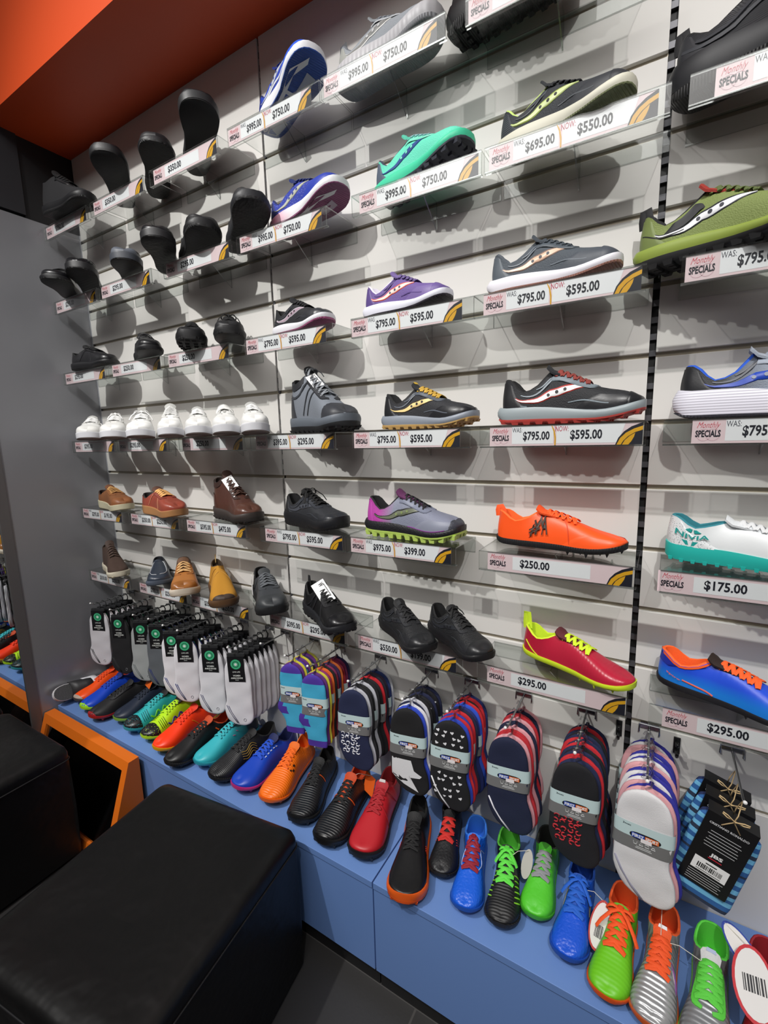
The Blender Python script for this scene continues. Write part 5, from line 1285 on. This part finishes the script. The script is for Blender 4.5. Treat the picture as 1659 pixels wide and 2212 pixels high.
def carded_pack():
    """striped crew socks behind a black printed card tied with twine"""
    r = empty('carded_sock_pack', (0, 0, 0))
    s2 = Sock('long', .010, .008, 1.02); s2.mesh('sock', kn('#1c2a55'), r, ph=2)
    stripes = [kn('#2a5f9e'), kn('#6fb7e0'), kn('#25324a')]
    s = Sock('long', -.003, .009, 1.08)
    s.mesh('sock', stripes, r, lambda x, z: (int(-z*95) % 2) if int(-z*95) % 5 else 2, n=56)
    cw, c0, c1 = .044, -.235, -.052
    mb = MB(); mb.box((-cw, -.0165, c0), (cw, -.0155, c1)); mb.box((-cw, -.0165, c1), (cw, .018, c1+.0008)); card = mb.build('card', mat('#121214', .4), r, fix=False)
    F = lambda x, z: (x, -.0168, z)
    mb = MB(); put_text(mb, 'CRISTIANO RONALDO', -.034, -.078, .068, .0052, F, .03)
    for i, wd in enumerate((.052, .058, .050, .056, .058, .054)): put_text(mb, '-', -wd/2, -.094-.0075*i, wd, .0013, F, .0)
    for i in range(5): put_text(mb, '-', -.032, -.205-.0058*i, .062-.004*(i % 2), .0012, F, .0)
    mb.build('card_lettering', mat('#c9cacd', .5), card, fix=False)
    mb = MB(); put_text(mb, 'JBS', -.010, -.154, .022, .011, F, .04); mb.build('card_name', mat('#e9e9ea', .5), card, fix=False)
    mb = MB(); mb.box((-.011, -.0169, -.158), (.013, -.0166, -.156)); mb.build('red_bar', mat('#c4273a', .5), card, fix=False)
    mb = MB(); mb.box((-.031, -.0170, -.198), (.031, -.0166, -.166)); st_ = mb.build('barcode_sticker', mat('#eeeeee', .5), card, fix=False)
    mb = MB(); rn = random.Random(5); x = -.022
    while x < .022:
        d = rn.choice((.0008, .0014, .002)); mb.box((x, -.0173, -.190), (x+d, -.0171, -.178)); x += d+rn.choice((.0008, .0015))
    put_text(mb, '-', -.010, -.174, .02, .0025, lambda a, b: (a, -.0173, b), .02); put_text(mb, '-', -.022, -.195, .044, .0015, lambda a, b: (a, -.0173, b), .0)
    mb.build('barcode', mat('#1c1c1e', .5), st_, fix=False)
    tw = mat('#cbb083', .85); mb = MB()
    mb.tube([(0, -.014, c1), (.002, -.012, -.035), (.0, .0, -.004), (-.003, .002, -.03), (0, .012, c1)], .0012, 5)
    for sd in (-1, 1): mb.tube([(0, -.014, c1+.004)]+[(sd*.024*math.sin(PI*t), -.020, c1+.006+.016*math.sin(2*PI*t*.5)*t) for t in (.2, .4, .6, .8, 1.0)]+[(0, -.016, c1+.002), (sd*.016, -.019, c1-.016)], .0012, 5)
    mb.build('twine_bow', tw, r, smooth=True)
    return r

ORD = ['front', 'second', 'third', 'fourth', 'fifth', 'sixth', 'seventh', 'eighth', 'ninth']
def hang(protos, descs, x, y0, dy, pegname, yaw, group, cat='socks', tilt=0.0, zoff=0.0, size=1.0):
    """hang packs along a peg from the front backwards; each entry of protos is a pack or None for a copy of the previous one"""
    rn = random.Random(int(abs(x)*1000)); prev = None; made = {}
    for i, (p, d) in enumerate(zip(protos, descs)):
        if isinstance(p, int): o = copy_tree(made[p])
        else: o = p
        made[i] = o
        o.location = (x+rn.uniform(-.002, .002), y0+dy*i, PEG_Z+zoff-.0035)
        o.rotation_euler = (0.0, tilt+rn.uniform(-.03, .03), math.radians(yaw)+rn.uniform(-.006, .006))
        o.scale = (size, size, size)
        tag(o, '%s, %s pack on the %s' % (d, ORD[i], pegname), cat, group)

W_, Wd = '#dedde2', '#c9c8ce'
G1 = 'ankle sock packs under black header cards'
left = [
 (-1.075, '#cfcdd2', '#c4b9bd', '#1c1c20', 6, -.170, .0265, 'peg nearest the grey panel', 'pale ankle socks with black header', 26),
 (-.905, '#17171a', '#1b1b1e', '#2a2a2e', 6, -.172, .0265, 'second peg from the grey panel', 'black ankle socks with black header', 24),
 (-.745, '#a3a7a8', '#5fc79a', '#6a6e70', 6, -.160, .0265, 'third peg from the grey panel', 'grey ankle socks with mint edging', 30),
 (-.640, '#5f646a', '#24306a', '#24306a', 6, -.155, .0265, 'fourth peg from the grey panel', 'charcoal ankle socks with black header', 26),
 (-.520, W_, '#202a66', '#24306a', 6, -.168, .0265, 'fifth peg from the grey panel', 'white navy-cuffed ankle socks', 27),
 (-.420, W_, '#202a66', '#202a66', 6, -.172, .0265, 'sixth peg from the grey panel', 'white navy-heeled ankle socks', 32),
 (-.262, W_, Wd, '#5a5a70', 7, -.178, .0248, 'seventh peg from the grey panel', 'white ankle socks', 27),
 (-.118, W_, Wd, '#5a5a70', 7, -.180, .0248, 'eighth peg from the grey panel', 'white ankle socks', 27),
]
for x, c, a, cf, n, y0, dy, pn, d, yaw in left:
    peg(x, -y0+.028, 'chrome %s, holding %s' % (pn, d.split(' with')[0]))
    hang([header_pack(c, a, cf)]+[0]*(n-1), [d]*n, x, y0, dy, pn, yaw, G1, size=1.08)
peg(-.035, .128, 'empty chrome peg left of the turquoise socks')

G2 = 'banded three-pair sock packs'
TQ, PU = '#3fa9d0', '#4a2f9a'
def toe_heel(x, z): return 1 if z > -.066 or (x < -.022 and -.222 < z < -.172) or z < -.268 else 0
def turq(): return banded_pack(TQ, ['#5f2a78', '#cfc640'], 'crew', front_mats=[kn(TQ), kn(PU)], rows=toe_heel)
def crew(a, b, o): return banded_pack(a, o, 'crew', front_mats=[kn(a), kn(b)], rows=toe_heel)
banded = [
 (.111, -.135, .036, 14, 'turquoise sock peg', [turq(), 0, crew('#34203f', '#2a2050', ['#5f2a78', '#b7b044'])],
    ['turquoise socks with purple toe and heel', 'turquoise and purple socks', 'dark plum socks']),
 (.229, -.155, .038, 14, 'crimson sock peg', [turq(), crew('#b02a4a', '#8a2a6a', ['#d8622a', '#1a1a1d']), crew('#a82a44', '#7d2450', ['#3a2050', '#c9622a']), crew('#b8283c', '#8f2440', ['#7d2450', '#2a2050'])],
    ['turquoise socks with purple cuffs', 'magenta and orange socks', 'crimson socks with plum toe', 'bright red socks']),
 (.401, -.168, .040, 12, 'leopard sock peg', [banded_pack('#1b2344', ['#b9bac2', '#1c1c20'], prints=('spots', '#d9dbe4')), banded_pack('#17171a', ['#b9bac2', '#17171a']), banded_pack('#1a1a1e', ['#c4202c', '#1a1a2a']), banded_pack('#2a1a30', ['#26356a', '#b9bac2'])],
    ['navy socks with white leopard spots', 'black and grey socks', 'black and red socks', 'dark purple socks']),
 (.593, -.174, .040, 10, 'black and white sock peg', [banded_pack('#141416', ['#2f4ac0', '#e0e0e4'], prints=('block', '#dfe0e2')), banded_pack('#1a2040', ['#c9cad2', '#141418'], prints=('hearts', '#e4e4e8')), banded_pack('#15151a', ['#1a2040'], prints=('hearts', '#e4e4e8')), 2],
    ['black socks with a large white block', 'navy socks with white hearts', 'dark heart print socks', 'dark heart print socks']),
 (.727, -.168, .039, 10, 'heart print sock peg', [banded_pack('#141417', ['#2c44b8', '#c4242f'], prints=('hearts', '#e6e6ea'), cuff='#e0e0e4'), banded_pack('#2a3aa0', ['#c4242f', '#1a2040']), banded_pack('#1f2a6a', ['#2f52c8', '#c4242f']), banded_pack('#141417', ['#c4242f', '#22306a'], prints=('hearts', '#e6e6ea'))],
    ['black socks with white hearts', 'blue and red socks', 'blue socks', 'black heart socks with red edging']),
 (.883, -.162, .039, 6, 'navy and pink sock peg', [banded_pack('#161d3a', ['#d89aa2', '#b8242f'], cuff='#dcdce4'), banded_pack('#b8242f', ['#d89aa2', '#161d3a']), banded_pack('#161d3a', ['#d89aa2', '#b8242f']), banded_pack('#a8202c', ['#161d3a', '#d89aa2'])],
    ['navy socks with white cuff line', 'red and pink socks', 'navy and pink socks', 'dark red socks']),
 (1.049, -.176, .0345, 4, 'red and navy sock peg', [banded_pack('#15151a', ['#1c2448', '#c2242f'], prints=('spots', '#b82a34')), banded_pack('#c2242f', ['#1c2448', '#15151a']), banded_pack('#1c2448', ['#c2242f', '#1c2448']), 1, 2],
    ['black socks with red leopard spots', 'red and navy socks', 'navy and red socks', 'red and navy socks', 'navy and red socks']),
 (1.195, -.196, .0335, -4, 'white and pink sock peg', [banded_pack('#dcdbdd', ['#d9a0a6', '#2f2f96'], cuff='#8f8ea0', k=1.15), banded_pack('#d9a0a6', ['#dcdbdd', '#2f2f96'], k=1.12), banded_pack('#dcdbdd', ['#2f2f96', '#d9a0a6'], k=1.12), 1, 2, 1],
    ['white socks with pink and blue edges', 'pink and white socks', 'white and blue socks', 'pink and white socks', 'white and blue socks', 'pink and white socks']),
]
for x, y0, dy, yaw, pn, packs, ds in banded:
    peg(x, -y0+.022, 'chrome peg, the %s' % pn)
    hang(packs, ds, x, y0, dy, pn, yaw, G2)
peg(1.362, .19, 'chrome peg holding the carded striped socks')
hang([carded_pack(), 0, 0], ['blue striped socks with black card']*3, 1.362, -.172, .050, 'rightmost peg', -6, 'carded striped sock packs', tilt=math.radians(13))
# spare black double hooks beside the white and pink socks
for x, z, lab in ((1.128, .800, 'left'), (1.255, .795, 'right')):
    r = empty('double_hook', (x, 0, z)); tag(r, 'small black double hook on the wall %s of the white and pink socks' % lab, 'hook')
    mb = MB(); mb.tube([(0, .0, .010), (0, -.025, .010), (0, -.030, .018)], .004, 7); mb.tube([(0, 0, -.012), (0, -.030, -.014), (0, -.036, -.006), (0, -.030, .0)], .004, 7)
    mb.build('prongs', mat('#151517', .45), r, smooth=True)
    mb = MB(); mb.box((-.007, -.004, -.022), (.007, -.0004, .020)); mb.build('back_plate', mat('#1b1b1d', .45), r)
